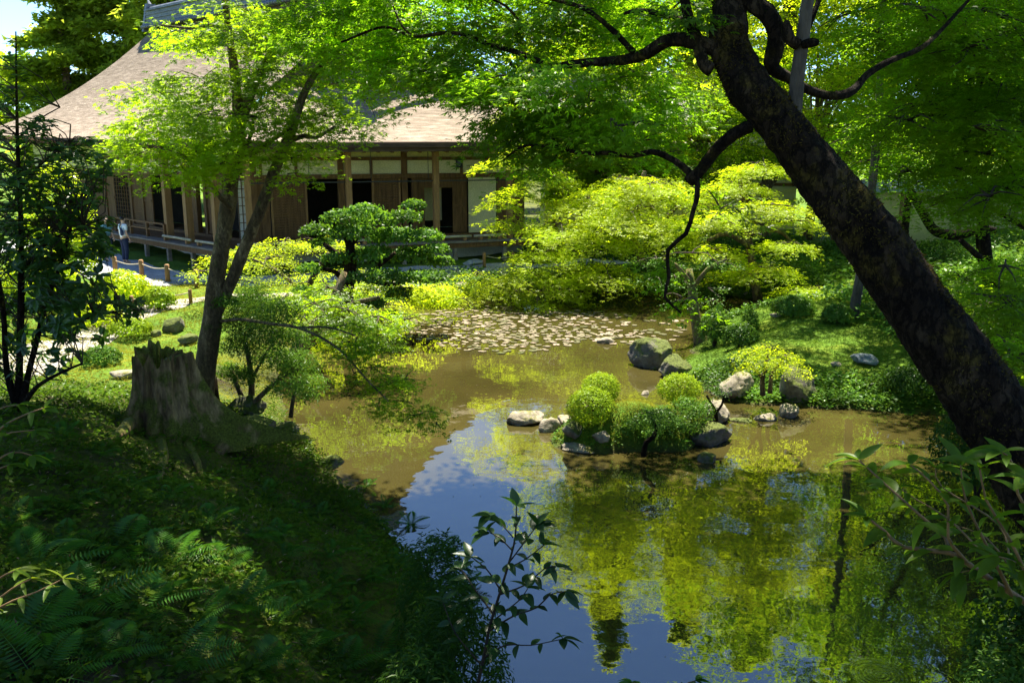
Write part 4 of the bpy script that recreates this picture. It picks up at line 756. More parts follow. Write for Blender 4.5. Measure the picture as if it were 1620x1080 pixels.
tall_tree('cedar', 'very tall cedar behind the annex roof', 6.5, 52, 28, 3.6, 'conifer', 26000, .34, 'conifer')
tall_tree('cedar', 'tall narrow cedar between annex roof and dark cedar', 10.5, 50, 25, 3.2, 'conifer', 24000, .34, 'conifer')
tall_tree('cedar', 'dark slim cedar right of the annex roof', 19, 47, 25, 3.8, 'conifer', 24000, .28, 'conifer')
tall_tree('cedar', 'tall dark cedar beyond the yellow garden wall', 24, 42, 22, 3.6, 'conifer', 24000, .28, 'conifer')
tall_tree('broadleaf_tree', 'dense dark tree behind the yellow garden wall', 18, 38, 12, 4.5, 'maple_mid', 40000, .17)
tall_tree('broadleaf_tree', 'dense green tree at the end of the yellow wall', 26, 33, 13, 5, 'maple_mid', 34000, .17)
tall_tree('broadleaf_tree', 'wide dark tree on the slope right of the lawn', 16.5, 24, 11, 4.2, 'maple_shade', 40000, .14)

tall_tree('broadleaf_tree', 'dense shaded tree left of the annex wall', 3.4, 36.5, 6.2, 2.6, 'maple_mid', 22000, .13)
tall_tree('broadleaf_tree', 'dense shaded tree in front of the annex wall', 7.6, 37, 7.2, 3.0, 'maple_mid', 26000, .13)
tall_tree('broadleaf_tree', 'dense shaded tree between annex and garden wall', 12, 36, 7.8, 3.0, 'maple_mid', 26000, .13)
# ---- laurel on the left edge, dark against the garden
b = at(30, 628, 9.4)
lau = thing('laurel_tree', 'dark glossy many stemmed laurel at the left edge of the bank', 'tree', (b[0], b[1], gz(b[0], b[1])))
stems = [[(30, 650, 9.4, 8), (30, 600, 9.4, 6), (33, 480, 9.4, 5.5), (33, 360, 9.4, 4), (28, 240, 9.4, 3), (26, 140, 9.4, 1.8), (25, 50, 9.4, 1)], [(26, 645, 9.4, 7), (10, 580, 9.3, 5), (5, 490, 9.2, 4), (-10, 400, 9.2, 3)], [(34, 645, 9.4, 7), (45, 590, 9.4, 5), (60, 530, 9.5, 4.5), (72, 480, 9.6, 4), (95, 420, 9.7, 3), (120, 330, 9.8, 2)], [(40, 635, 9.3, 5), (60, 610, 9.1, 3.5), (95, 590, 9, 2.5), (130, 575, 8.9, 2)],
         [(62, 525, 9.5, 3), (110, 510, 9.3, 2.4), (170, 495, 9.2, 1.8), (225, 490, 9.1, 1)], [(33, 430, 9.4, 3), (80, 380, 9.3, 2), (130, 360, 9.2, 1.2)], [(30, 300, 9.4, 2.4), (70, 255, 9.4, 1.8), (110, 225, 9.4, 1)], [(28, 220, 9.4, 2), (60, 190, 9.4, 1.2), (95, 170, 9.4, .8)]]
for s in stems: limb(lau, s, 'bark_dark', 'stem', 7, .08, .12)
L = Leaves(); ends = []; tw = MB()
segs = [pxl(s)[0] for s in stems]
def in_laurel(x, y):
    right = np.interp(y, [60, 150, 200, 240, 330, 400, 440, 480, 560, 610], [32, 60, 130, 165, 185, 175, 150, 235, 160, 60]); return x < right
n_ = 0
while n_ < 500:
    x, y = rng.uniform(-40, 245), rng.triangular(50, 380, 610)
    if not in_laurel(x, y) or rng.uniform() < .25 * (1 + math.sin(x * .05 + y * .031) * math.cos(y * .045)): continue
    c = at(x, y, rng.uniform(8.7, 10.3)); ends.append(c); n_ += 1
ends = np.array(ends); allp = np.vstack([spline(s, np.ones(len(s)), .15)[0] for s in segs])
for c in ends:
    k = np.argmin(((allp - c + np.array([0, 0, .15])) ** 2).sum(1)); a = allp[k]; tw.tube([a, (a + c) / 2 + rng.normal(0, .05, 3), c], [.008, .006, .003], 4, cap=False)
D = unit(ends - np.array([-4.9, 9.4, 3.2])) + np.array([0, 0, .5]) + rnd(len(ends), .3)
whorls(L, ends, D, .13, 9); tops = np.array([at(25 + rng.normal(0, 5), y, 9.4) for y in (60, 90, 110, 140, 170)]); whorls(L, tops, np.array([0, 0, 1.]) + rnd(5, .2), .11, 5)
L.build('crown', 'oval', 'laurel', lau); tw.build('twigs', 'twig', lau, True, kind='stuff')

# ---- cloud pruned tree in front of the temple
b = onz(545, 470, .4)
pr = thing('pruned_tree', 'glossy pruned evergreen with layered rounded tufts before the temple wall', 'tree', (*at(545, 470, 21.5)[:2], gz(*at(545, 470, 21.5)[:2])))
for s in ([(548, 490, 21.5, 12), (550, 450, 21.5, 11), (555, 415, 21.5, 10), (552, 385, 21.5, 7), (540, 360, 21.5, 4)], [(553, 420, 21.5, 7), (530, 400, 21.5, 5), (512, 385, 21.4, 3)], [(556, 430, 21.5, 6), (580, 440, 21.4, 5), (600, 420, 21.3, 4), (625, 400, 21.2, 3)], [(552, 390, 21.5, 5), (580, 360, 21.4, 4), (620, 345, 21.3, 2)], [(550, 450, 21.5, 6), (530, 430, 21.4, 4), (500, 425, 21.2, 2)], [(575, 440, 21.4, 5), (620, 450, 21.2, 3), (660, 435, 21, 2)]): limb(pr, s, 'bark_dark', 'trunk' if s[0][0] == 548 else 'branch', 8, .12, .15)
L = Leaves()
for k, (x, y, rp) in enumerate([(500, 365, 34), (540, 345, 40), (575, 335, 38), (600, 350, 45), (640, 345, 38), (655, 325, 26), (560, 370, 48), (620, 375, 55), (670, 375, 42), (690, 395, 30), (510, 385, 26), (590, 405, 50), (650, 405, 45), (700, 415, 28), (610, 440, 46), (660, 440, 40), (570, 440, 30), (530, 410, 30), (490, 425, 24), (480, 460, 22), (630, 465, 30), (690, 440, 26), (615, 500, 24), (590, 480, 26)]):
    r_ = rp / F * 21.3 * .72; blob(L, at(x, y, 21.3 + rng.uniform(-.9, .9)), (r_, r_, r_ * .42), int(rp * rp * .42), .10, .5, seed=k, lump=.2, tilt=.55)
L.build('crown', 'diamond', 'camellia', pr)
# ---- dark shrub tree beside the forked maple
sh = thing('azalea_tree', 'dark green many stemmed azalea bush leaning over the water by the maple', 'shrub', (*at(395, 645, 12.9)[:2], gz(*at(395, 645, 12.9)[:2])))
for s in ([(395, 660, 12.9, 6), (398, 610, 12.9, 5), (392, 560, 12.9, 4), (380, 520, 12.9, 3)], [(395, 655, 12.9, 5), (375, 610, 12.9, 4), (365, 580, 12.9, 2.5)], [(398, 640, 12.8, 5), (430, 610, 12.7, 4), (455, 590, 12.7, 3)], [(460, 660, 12.6, 4), (465, 625, 12.6, 3), (475, 600, 12.6, 2)], [(398, 600, 12.9, 3), (420, 560, 12.9, 2), (440, 530, 12.9, 1.5)]): limb(sh, s, 'bark_warm', 'stem', 7, .1, .12)
L = Leaves()
for k, (x, y, rp) in enumerate([(390, 490, 40), (430, 500, 45), (375, 515, 34), (410, 530, 46), (450, 540, 40), (380, 550, 36), (365, 590, 28), (430, 570, 42), (470, 580, 40), (490, 610, 30), (455, 615, 34), (480, 630, 26), (385, 600, 26), (360, 480, 22), (400, 470, 30)]):
    r_ = rp / F * 12.8; blob(L, at(x, y, 12.8 + rng.uniform(-.35, .35)), (r_, r_, r_ * .7), int(rp * rp * .9), .058, .6, seed=k + 40, lump=.2, tilt=.5)
L.build('crown', 'slim', 'azalea', sh)
# ============================================================ clipped shrubs
def shrub(label, px, py, Y, rp, mat, ratio=.8, n=None, size=.06, tpl='diamond', name='clipped_shrub', group=None, z=None, shell=.3, low=-.3, full=False):
    c = at(px, py, Y); r = rp / F * Y; g = max(gz(c[0], c[1]), 0) if z is None else z; t = thing(name, label, 'shrub', (c[0], c[1], g), group)
    L = Leaves(); h = max(c[2] + r * ratio - g, r * .7); rz = r * ratio if full else max(r * ratio, h * .6); low = -.9 if full else low; cc = (c[0], c[1], g + h - rz)
    blob(L, cc, (r, r, rz), n or int(rp * rp * 2.2), size, shell, seed=px * .01, low=low, lump=.09, tilt=.45); L.build('foliage', tpl, mat, t)
    m = MB()
    for k in range(4): a = k * 1.6 + px; m.tube([(c[0], c[1], g - .05), (c[0] + math.cos(a) * r * .25, c[1] + math.sin(a) * r * .25, g + h * .35), (c[0] + math.cos(a) * r * .55, c[1] + math.sin(a) * r * .55, cc[2])], [.02, .014, .006], 5, cap=False)
    m.build('stems', 'twig', t); return t
shrub('round yellow green clipped bush in front on the rocky islet', 934, 644, 13.25, 40, 'azalea_bright', .82, 5600, .034, full=True)
shrub('round yellow green clipped bush tucked behind another on the islet', 950, 614, 13.7, 32, 'azalea_bright', .8, 3600, .034, full=True)
shrub('round yellow bush at the right end of the islet moss', 1075, 614, 14.1, 35, 'azalea_bright', .68, 3600, .034, full=True)
def loose_shrub(label, lobes, mat, size, name='spreading_shrub'):
    c0_ = at(*lobes[0][:3]); g = max(gz(c0_[0], c0_[1]), 0); t = thing(name, label, 'shrub', (c0_[0], c0_[1], g)); L = Leaves(); m = MB()
    for k, (px, py, Y, rp, ra) in enumerate(lobes):
        c = at(px, py, Y); r = rp / F * Y; blob(L, c, (r, r, r * ra), int(rp * rp * 1.7), size, .55, seed=px * .03, low=-.8, lump=.34, tilt=.6)
        m.tube([(c0_[0], c0_[1], g - .03), (c0_ + c) / 2 - (0, 0, .1), c], [.016, .012, .005], 5, cap=False)
    L.build('foliage', 'diamond', mat, t); m.build('stems', 'twig', t); return t
loose_shrub('low dark green spreading bush on the front of the islet', [(1035, 664, 13.0, 28, .55), (1004, 670, 12.9, 20, .55), (1066, 670, 13.0, 23, .55), (1018, 652, 13.2, 20, .5), (1050, 652, 13.2, 21, .5), (1030, 684, 12.75, 18, .5)], 'azalea', .036)
loose_shrub('small dark green bush at the islet end by the mossy stone', [(1098, 655, 13.3, 26, .6), (1085, 640, 13.5, 22, .5), (1112, 645, 13.5, 20, .6), (1095, 676, 13.1, 18, .6)], 'azalea', .036)
shrub('rounded dark green bush at the back of the lawn by the inlet', 1255, 488, 21.0, 34, 'azalea', .62, 3600, .06)
shrub('rounded bush beside the thin grey trunk on the lawn', 1325, 500, 19.8, 25, 'azalea', .75, 2800, .055)
shrub('bright green bush right of the yellow mossy tree foot', 1132, 509, 19.5, 25, 'azalea', .85, 2800, .055)
shrub('low dark bush on the lawn edge left of the thin maple', 1172, 528, 18.4, 28, 'shrub_dark', .62, 2800, .05)
shrub('tiny pale round bush near the inlet stones', 1187, 500, 20.4, 14, 'azalea', .75, 900, .05)
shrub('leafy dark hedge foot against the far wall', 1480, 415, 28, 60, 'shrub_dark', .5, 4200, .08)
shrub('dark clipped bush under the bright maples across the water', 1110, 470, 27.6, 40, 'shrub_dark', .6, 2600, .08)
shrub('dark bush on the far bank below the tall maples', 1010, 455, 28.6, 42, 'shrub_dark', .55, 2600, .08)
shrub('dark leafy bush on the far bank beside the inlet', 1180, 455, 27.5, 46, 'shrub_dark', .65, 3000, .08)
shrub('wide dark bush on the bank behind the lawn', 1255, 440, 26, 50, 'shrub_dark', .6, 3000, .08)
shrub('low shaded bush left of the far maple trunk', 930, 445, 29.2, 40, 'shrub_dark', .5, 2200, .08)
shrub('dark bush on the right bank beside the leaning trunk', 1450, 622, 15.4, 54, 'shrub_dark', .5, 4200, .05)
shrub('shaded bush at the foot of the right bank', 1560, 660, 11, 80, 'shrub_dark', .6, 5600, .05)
shrub('light green bush by the gravel path on the left', 190, 455, 23, 45, 'maple_bright', .6, 3200, .08)
shrub('yellow green bush between the path and the rope fence', 250, 470, 22, 26, 'azalea_bright', .6, 1500, .08)
shrub('low yellow bush beside the path behind the stump', 205, 520, 18.5, 34, 'azalea_bright', .5, 1900, .06)
shrub('low yellow green bush at the path bend', 150, 500, 20, 40, 'maple_bright', .5, 2200, .07)
shrub('small mossy bush between stump and laurel', 160, 560, 15, 30, 'azalea', .45, 1700, .05)
shrub('pale green bush behind the dark laurel', 88, 300, 24, 56, 'maple_bright', .8, 4200, .1)
shrub('round yellowish bush in the garden left of the laurel stems', 60, 430, 22, 60, 'maple_bright', .6, 3800, .09)
shrub('sunlit bush below the laurel crown along the path', 100, 395, 25, 46, 'azalea_bright', .6, 2600, .09)
shrub('bright low bush on the shore below the temple steps', 770, 468, 27.3, 40, 'azalea_bright', .5, 2600, .08)
shrub('bright low bush at the lily edge of the far shore', 690, 480, 25.8, 44, 'maple_bright', .5, 2800, .08)
shrub('dark leafy bush on the near shore behind the sapling', 715, 985, 5.0, 105, 'shrub_dark', .75, 4200, .06, 'slim', name='shore_bush')
shrub('dark leafy bush hanging over the near shore', 690, 880, 6.6, 70, 'shrub_dark', .7, 3200, .06, 'slim', name='shore_bush')
shrub('dark leafy bush filling the bottom of the near bank', 660, 1075, 4.6, 90, 'shrub_dark', .7, 3600, .06, 'slim', name='shore_bush')
shrub('shaded green bush below the camellia on the right bank', 1660, 930, 5.4, 120, 'shrub_dark', .75, 6000, .045)
shrub('dark low bush at the bottom right water edge', 1590, 1060, 5.0, 80, 'azalea', .6, 3600, .035)

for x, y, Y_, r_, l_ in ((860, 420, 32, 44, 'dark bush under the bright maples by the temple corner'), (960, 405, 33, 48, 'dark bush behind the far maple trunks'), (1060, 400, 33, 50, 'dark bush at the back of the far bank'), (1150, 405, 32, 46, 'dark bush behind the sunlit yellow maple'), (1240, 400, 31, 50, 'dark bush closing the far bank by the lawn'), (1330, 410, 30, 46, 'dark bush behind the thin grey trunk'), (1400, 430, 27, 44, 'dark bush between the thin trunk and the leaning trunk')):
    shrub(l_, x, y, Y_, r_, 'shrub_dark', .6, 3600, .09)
# ============================================================ rocks
def rock(label, px, py, rpx, mat='rock', flat=.6, rot=0., Y=None, stretch=1., seed=None, sink=.25, name='rock', z=None, group=None):
    """py is where the stone meets the ground or water"""
    p = on_ground(px, py) if Y is None else at(px, py, Y); r = rpx / F * p[1]
    g = max(gz(p[0], p[1]), -.05) if z is None else z
    V_, F_ = ico(4 if rpx > 30 else 3); seed = px * .013 + py * .007 if seed is None else seed; out = []
    cuts = [(unit(rnd(1))[0], rng.uniform(.52, .86)) for _ in range(15)]
    for v in V_:
        d = np.array(v); q = 1 + .22 * noise.noise(Vector(d * 1.6) + Vector((seed, 0, 0))) ; x = d * q
        for n_, h_ in cuts:
            e = x @ n_ - h_
            if e > 0: x = x - n_ * e * .95
        x = x * (1 + .10 * noise.noise(Vector(d * 4) + Vector((0, seed, 0))) + .05 * noise.noise(Vector(d * 11) + Vector((0, seed, 3))))
        out.append(x)
    out = np.array(out) * np.array([r * stretch, r * .8, r * flat]); c, s = math.cos(rot), math.sin(rot)
    out = np.stack([out[:, 0] * c - out[:, 1] * s, out[:, 0] * s + out[:, 1] * c, out[:, 2]], 1) + np.array([0, 0, r * flat * (1 - sink) * .8])
    me = bpy.data.meshes.new(name); me.from_pydata([tuple(v) for v in out], [], F_); me.polygons.foreach_set('use_smooth', [True] * len(me.polygons)); me.update()
    o = link(name, me, mat); o.location = (p[0], p[1] + r * .4, g); return tag(o, label, 'rock', group)
_ico = {}
def ico(n):
    if n in _ico: return _ico[n]
    import bmesh
    bm = bmesh.new(); bmesh.ops.create_icosphere(bm, subdivisions=n, radius=1); V_ = [tuple(v.co) for v in bm.verts]; F_ = [tuple(v.index for v in f.verts) for f in bm.faces]; bm.free(); _ico[n] = (V_, F_); return _ico[n]
for a in (('long pale sunlit rock lying in the water off the islet tip', 828, 672, 42, 'rock', .42, .15), ('pale yellow rock between the islet tip and the round bush', 872, 684, 22, 'rock', .75, .4), ('small pale rock behind the yellow one on the islet', 893, 672, 17, 'rock', .8, 1.), ('brown mossy rock at the front left of the islet', 908, 698, 26, 'rock_mossy', .7, .6), ('flat pale slab at the waterline of the islet', 925, 716, 42, 'rock', .22, .1),
          ('grey stone above the flat slab on the islet', 955, 700, 20, 'rock', .6, .9), ('big mossy stone at the right front of the islet', 1128, 705, 40, 'rock_mossy', .75, .5), ('small mossy stone in the water at the right end of the islet', 1122, 732, 19, 'rock_mossy', .75, .2), ('grey boulder at the back right of the islet', 1135, 668, 34, 'rock', .7, .7), ('large mossy brown boulder at the left point of the lawn', 1035, 582, 44, 'rock_mossy', .8, .3), ('slanting grey boulder leaning on the large mossy one', 1068, 596, 32, 'rock_mossy', .75, .9),
          ('small pale rock alone among the lily pads', 956, 543, 15, 'rock', .6, .2), ('tiny stone in the water beside the mossy boulder', 1022, 625, 10, 'rock', .7, .2), ('large dark rock in the lawn bank below the thin maple', 1262, 640, 46, 'rock_mossy', .8, .2), ('pale rock under the small bright maple', 1165, 632, 32, 'rock', .8, .6), ('sunlit tan stone at the waterline of the lawn bank', 1250, 662, 22, 'rock', .8, .3), ('low stone at the waterline below the small maple', 1212, 666, 22, 'rock', .5, .3), ('flat brown stone just out of the water by the lawn', 1175, 668, 24, 'rock_mossy', .3, 0),
          ('bluish weathered stone lying on the lawn', 1370, 578, 24, 'rock_blue', .5, .1), ('small brown stone left of the bluish one on the lawn', 1325, 580, 12, 'rock', .4, .1), ('flat grey stone at the inlet edge', 1228, 502, 12, 'rock', .4, 0), ('brown standing stone on the dark far bank', 1180, 470, 18, 'rock', 1.3, 0), ('tan stone behind the thin grey trunk', 1368, 470, 18, 'rock', 1.4, 0),
          ('sunlit craggy rock behind the stump', 272, 526, 22, 'rock_mossy', .75, .3), ('brown rock at the path edge behind the maple trunk', 300, 545, 20, 'rock_mossy', .6, 1.), ('small warm rock beside the path behind the stump', 245, 532, 12, 'rock_mossy', .6, .5), ('pale low stone on the moss behind the laurel', 195, 600, 26, 'rock', .35, .2), ('flat white stone in the shore grass below the temple', 732, 458, 20, 'rock', .3, 0), ('flat grey stepping stone before the veranda', 750, 420, 22, 'stone', .25, 0),
          ('dark mossy rock on the bank under the azalea stems', 385, 660, 36, 'rock_mossy', .6, .3), ('mossy rock half buried below the forked maple', 400, 690, 40, 'rock_mossy', .5, .2), ('low mossy rock at the left waterline', 450, 690, 30, 'rock_mossy', .5, .8), ('rock in the bank below the hanging spray', 520, 740, 26, 'rock_mossy', .5, .2)):
    rock(*a)

# ============================================================ stump
p = on_ground(262, 690); Ys = p[1]; st = thing('tree_stump', 'tall weathered hollow tree stump with spreading mossy roots', 'stump', p)
Hs = 155 / F * Ys; V_ = []; nA, nZ = 96, 40; r0 = 41 / F * Ys
ridge = [(rng.uniform(0, 6.28), rng.uniform(.08, .26)) for _ in range(14)]
for j in range(nZ + 1):
    t = j / nZ
    for i in range(nA):
        a = 2 * math.pi * i / nA; r = r0 * (.90 + 1.0 * (1 - t) ** 2.6)
        for ra, w in ridge:
            dd = (a - ra + math.pi) % (2 * math.pi) - math.pi; r *= 1 + (.26 * (1 - t) ** 1.5 + .10) * math.exp(-(dd / w) ** 2)
        q = Vector((math.cos(a) * 2.2, math.sin(a) * 2.2, t * 1.3)); r *= 1 + .18 * noise.noise(q * 1.6) + .16 * noise.noise(Vector((q.x * 4, q.y * 4, q.z * 1.6))) + .08 * noise.noise(Vector((q.x * 10, q.y * 10, q.z * 3)))
        h = Hs * t * (1 + (.20 * noise.noise(Vector((math.cos(a) * 2, math.sin(a) * 2, 5))) + .12 * noise.noise(Vector((math.cos(a) * 7, math.sin(a) * 7, 9)))) * t) - .12
        V_.append((p[0] + math.cos(a) * r, p[1] + math.sin(a) * r, p[2] + h))
F_ = [(j * nA + i, j * nA + (i + 1) % nA, (j + 1) * nA + (i + 1) % nA, (j + 1) * nA + i) for j in range(nZ) for i in range(nA)]
MB().add(V_, F_).build('stump_wall', 'stump_wood', st, True)
top = [V_[nZ * nA + i] for i in range(nA)]; inn = [(p[0] + (v[0] - p[0]) * .62, p[1] + (v[1] - p[1]) * .62, v[2] - .05) for v in top]; bot = [(p[0] + (v[0] - p[0]) * .5, p[1] + (v[1] - p[1]) * .5, v[2] - .5) for v in top]
MB().add(top + inn + bot, [(i, (i + 1) % nA, nA + (i + 1) % nA, nA + i) for i in range(nA)] + [(nA + i, nA + (i + 1) % nA, 2 * nA + (i + 1) % nA, 2 * nA + i) for i in range(nA)] + [tuple(range(2 * nA, 3 * nA))]).build('hollow_top', 'stump_wood', st, True)
for pts in ([(300, 640, 12), (322, 690, 9), (350, 720, 5)], [(215, 660, 12), (190, 690, 9), (165, 705, 4)], [(250, 690, 11), (258, 730, 8), (250, 770, 3)], [(285, 690, 9), (310, 730, 6), (320, 760, 3)]):
    q = [on_ground(a, b) + np.array([0, 0, .02]) for a, b, c in pts]; MB().tube(q, [c / F * Ys for a, b, c in pts], 8, .2, step=.1).build('root', 'stump_wood', st, True)
q = on_ground(330, 640, 10); s2 = thing('cut_stump', 'small dark sawn stump at the foot of the forked maple', 'stump', q)
MB().tube([q - (0, 0, .1), q + (0, 0, .2), q + (0, 0, .42)], [.17, .15, .155], 18, .15, 3).build('stump_wall', 'bark_dark', s2, True); MB().tube([q + (0, 0, .421), q + (0, 0, .43)], [.13, .12], 18).build('cut_face', 'wood_grey', s2)

# ============================================================ lily pads
lm = []
for k in range(4):
    n = 15; a0 = .22 + .1 * k; m = [(0, 0, 0)]
    for i in range(n + 1):
        a = a0 + (2 * math.pi - 2 * a0) * i / n; r = 1 + .04 * math.sin(3 * a + k); m.append((math.cos(a) * r, math.sin(a) * r, .05 * (1 if i % 3 else 1.6)))
    m += [(x, y, z - .05) for x, y, z in m[1:]]
    me = bpy.data.meshes.new('lily_pad'); me.from_pydata(m, [], [(0, i, i + 1) for i in range(1, n + 1)] + [(i, n + 1 + i, n + 2 + i, i + 1) for i in range(1, n + 1)]); me.update(); me.materials.append(MATS['lily']); lm.append(me)
spots = []; tries = 0
def lily_ok(x, y):
    if x < 640 or x > 1085: return 0
    top = np.interp(x, [640, 700, 760, 830, 900, 1000, 1085], [500, 490, 484, 482, 488, 496, 505]); bot = np.interp(x, [640, 700, 760, 830, 880, 930, 980, 1085], [530, 548, 558, 560, 552, 540, 545, 545])
    if not top < y < bot: return 0
    d = .9 * math.exp(-((x - 800) / 110) ** 2 - ((y - 518) / 26) ** 2) + .55 * math.exp(-((x - 930) / 60) ** 2 - ((y - 525) / 14) ** 2) + .22 + .3 * math.exp(-((x - 660) / 40) ** 2 - ((y - 518) / 12) ** 2)
    if x > 960 and y < 520: d *= .4
    return d
while len(spots) < 540 and tries < 90000:
    tries += 1; x, y = rng.uniform(640, 1085), rng.uniform(482, 562)
    if rng.uniform() > lily_ok(x, y): continue
    q = onz(x, y, .012); s = rng.uniform(.05, .105)
    if pond_sd(q[:1], q[1:2])[0] > -.3: continue
    if any((q[0] - a) ** 2 + (q[1] - b) ** 2 < (.85 * (s + c)) ** 2 for a, b, c, _ in spots): continue
    spots.append((q[0], q[1], s, rng.uniform(0, 6.28)))
spots.sort(key=lambda s: -s[2] / s[1])
for k, (x, y, s, r) in enumerate(spots[:296]):
    o = link('lily_pad', lm[k % 4]); o.location = (x, y, .010); o.scale = (s, s, s); o.rotation_euler = (rng.normal(0, .05), rng.normal(0, .05), r)
    tag(o, 'small round lily pad floating in the drift at the back of the pond', 'lily pad', 'lily pads floating on the pond')
V_, F_ = [], []
for x, y, s, r in spots[296:]:
    me = lm[0]; b = len(V_); V_ += [(x + s * (v.co.x * math.cos(r) - v.co.y * math.sin(r)), y + s * (v.co.x * math.sin(r) + v.co.y * math.cos(r)), .010 + s * v.co.z) for v in me.vertices]; F_ += [tuple(b + i for i in pl.vertices) for pl in me.polygons]
if V_:
    mb = MB(); mb.v = V_; mb.f = F_; tag(mb.build('small_lily_pads', 'lily', kind='stuff'), 'smallest lily pads scattered between the larger ones', 'lily pads')

# ============================================================ rope fences and visitors
def fence(label, pts, h, r, name='rope_fence'):
    g = [on_ground(*q) for q in pts]; t = thing(name, label, 'fence', g[0]); tops = []
    for p in g:
        MB().tube([p - (0, 0, .1), p + (0, 0, h * .5), p + (0, 0, h), p + (0, 0, h + .02)], [r, r, r * .97, r * .6], 9, .05).build('post', 'wood_light', t, True); tops.append(p + np.array([0, 0, h * .78]))
    for a, b in zip(tops[:-1], tops[1:]):
        u = (b - a) / np.linalg.norm(b - a) * r * 1.02; MB().tube([a + u, (a + b) / 2 - (0, 0, .06), b - u], [.016] * 3, 6, step=.15).build('rope', 'bamboo', t, True)
    return t
fence('rope fence on wooden posts along the temple forecourt', [(183, 432), (225, 438), (266, 446), (312, 455)], .52, .075)
fence('short rope fence beside the gravel path', [(210, 492), (251, 482), (302, 480)], .36, .05)
fence('single dark post and rope near the veranda steps', [(766, 424), (812, 424)], .5, .06)
def person(label, px, Y, h, face, shirt, lower, bag=False):
    x = at(px, 400, Y)[0]; g = gz(x, Y) + .03; t = thing('person', label, 'person', (x, Y, g)); t.rotation_euler = (0, 0, face); s = h / 1.65
    def skin(name, V, E, Rr, mat, sub=2):
        me = bpy.data.meshes.new(name); me.from_pydata([(a * s, b * s, c * s) for a, b, c in V], E, []); o = link(name, me, mat, t); md = o.modifiers.new('skin', 'SKIN'); md.use_smooth_shade = True
        for sv, r in zip(me.skin_vertices[0].data, Rr): sv.radius = ((r if np.isscalar(r) else r[0]) * s, (r if np.isscalar(r) else r[1]) * s)
        me.skin_vertices[0].data[0].use_root = True; sb = o.modifiers.new('sub', 'SUBSURF'); sb.levels = sub; sb.render_levels = sub; return o
    V = [(0, 0, .88), (0, .01, 1.1), (0, 0, 1.3), (0, -.01, 1.40), (0, -.02, 1.47), (0, -.03, 1.53), (0, -.035, 1.585)]; E = [(0, 1), (1, 2), (2, 3), (3, 4), (4, 5), (5, 6)]; Rr = [(.14, .1), (.125, .09), (.13, .085), (.055, .05), (.062, .075), (.075, .09), (.06, .075)]
    for sg in (-1, 1):
        b = len(V); V += [(sg * .08, 0, .8), (sg * .09, -.02, .46), (sg * .09, .02, .09), (sg * .09, -.12, .035)]; E += [(0, b), (b, b + 1), (b + 1, b + 2), (b + 2, b + 3)]; Rr += [.085, .055, .038, .032]
        b = len(V); V += [(sg * .17, 0, 1.33), (sg * .21, .02, 1.08), (sg * .19, -.10, .88), (sg * .185, -.13, .82)]; E += [(2, b), (b, b + 1), (b + 1, b + 2), (b + 2, b + 3)]; Rr += [.05, .038, .026, (.022, .038)]
        for k in range(4): c = len(V); V += [(sg * (.185 + .001 * k), -.165 + .02 * k, .79 - .01 * k), (sg * .175, -.17 + .024 * k, .735 - .005 * k + (.012 if k == 0 else 0))]; E += [(b + 3, c), (c, c + 1)]; Rr += [.009, .007]
        c = len(V); V += [(sg * .165, -.155, .80), (sg * .155, -.17, .765)]; E += [(b + 3, c), (c, c + 1)]; Rr += [.010, .008]
    skin('body', V, E, Rr, 'skin')
    skin('shirt', [(0, 0, .86), (0, .01, 1.1), (0, 0, 1.3), (0, -.01, 1.38), (-.17, 0, 1.33), (-.205, .015, 1.16), (.17, 0, 1.33), (.205, .015, 1.16)], [(0, 1), (1, 2), (2, 3), (2, 4), (4, 5), (2, 6), (6, 7)], [(.17, .125), (.15, .115), (.155, .11), (.07, .065), .07, .062, .07, .062], shirt)
    V = [(0, 0, .95)]; E = []; Rr = [(.15, .115)]
    for sg in (-1, 1): b = len(V); V += [(sg * .085, 0, .8), (sg * .09, -.02, .46), (sg * .09, .015, .12)]; E += [(0, b), (b, b + 1), (b + 1, b + 2)]; Rr += [.1, .075, .06]
    skin('trousers', V, E, Rr, lower)
    skin('hair', [(0, .02, 1.50), (0, .012, 1.56), (0, -.01, 1.625)], [(0, 1), (1, 2)], [(.07, .062), (.09, .088), (.072, .085)], 'hair')
    if bag: skin('shoulder_bag', [(-.16, .14, .98), (-.16, .14, 1.12), (-.05, .14, 1.30), (.10, .02, 1.43)], [(0, 1), (1, 2), (2, 3)], [(.11, .05), (.10, .045), .016, .016], 'cloth_navy')
    return t
person('visitor in white shirt and dark trousers with a shoulder bag by the veranda', 198, 31.0, 1.66, 2.5, 'cloth_white', 'cloth_navy', True)
person('visitor in a teal top half hidden behind laurel leaves', 172, 31.6, 1.6, 1.0, 'cloth_teal', 'cloth_navy')

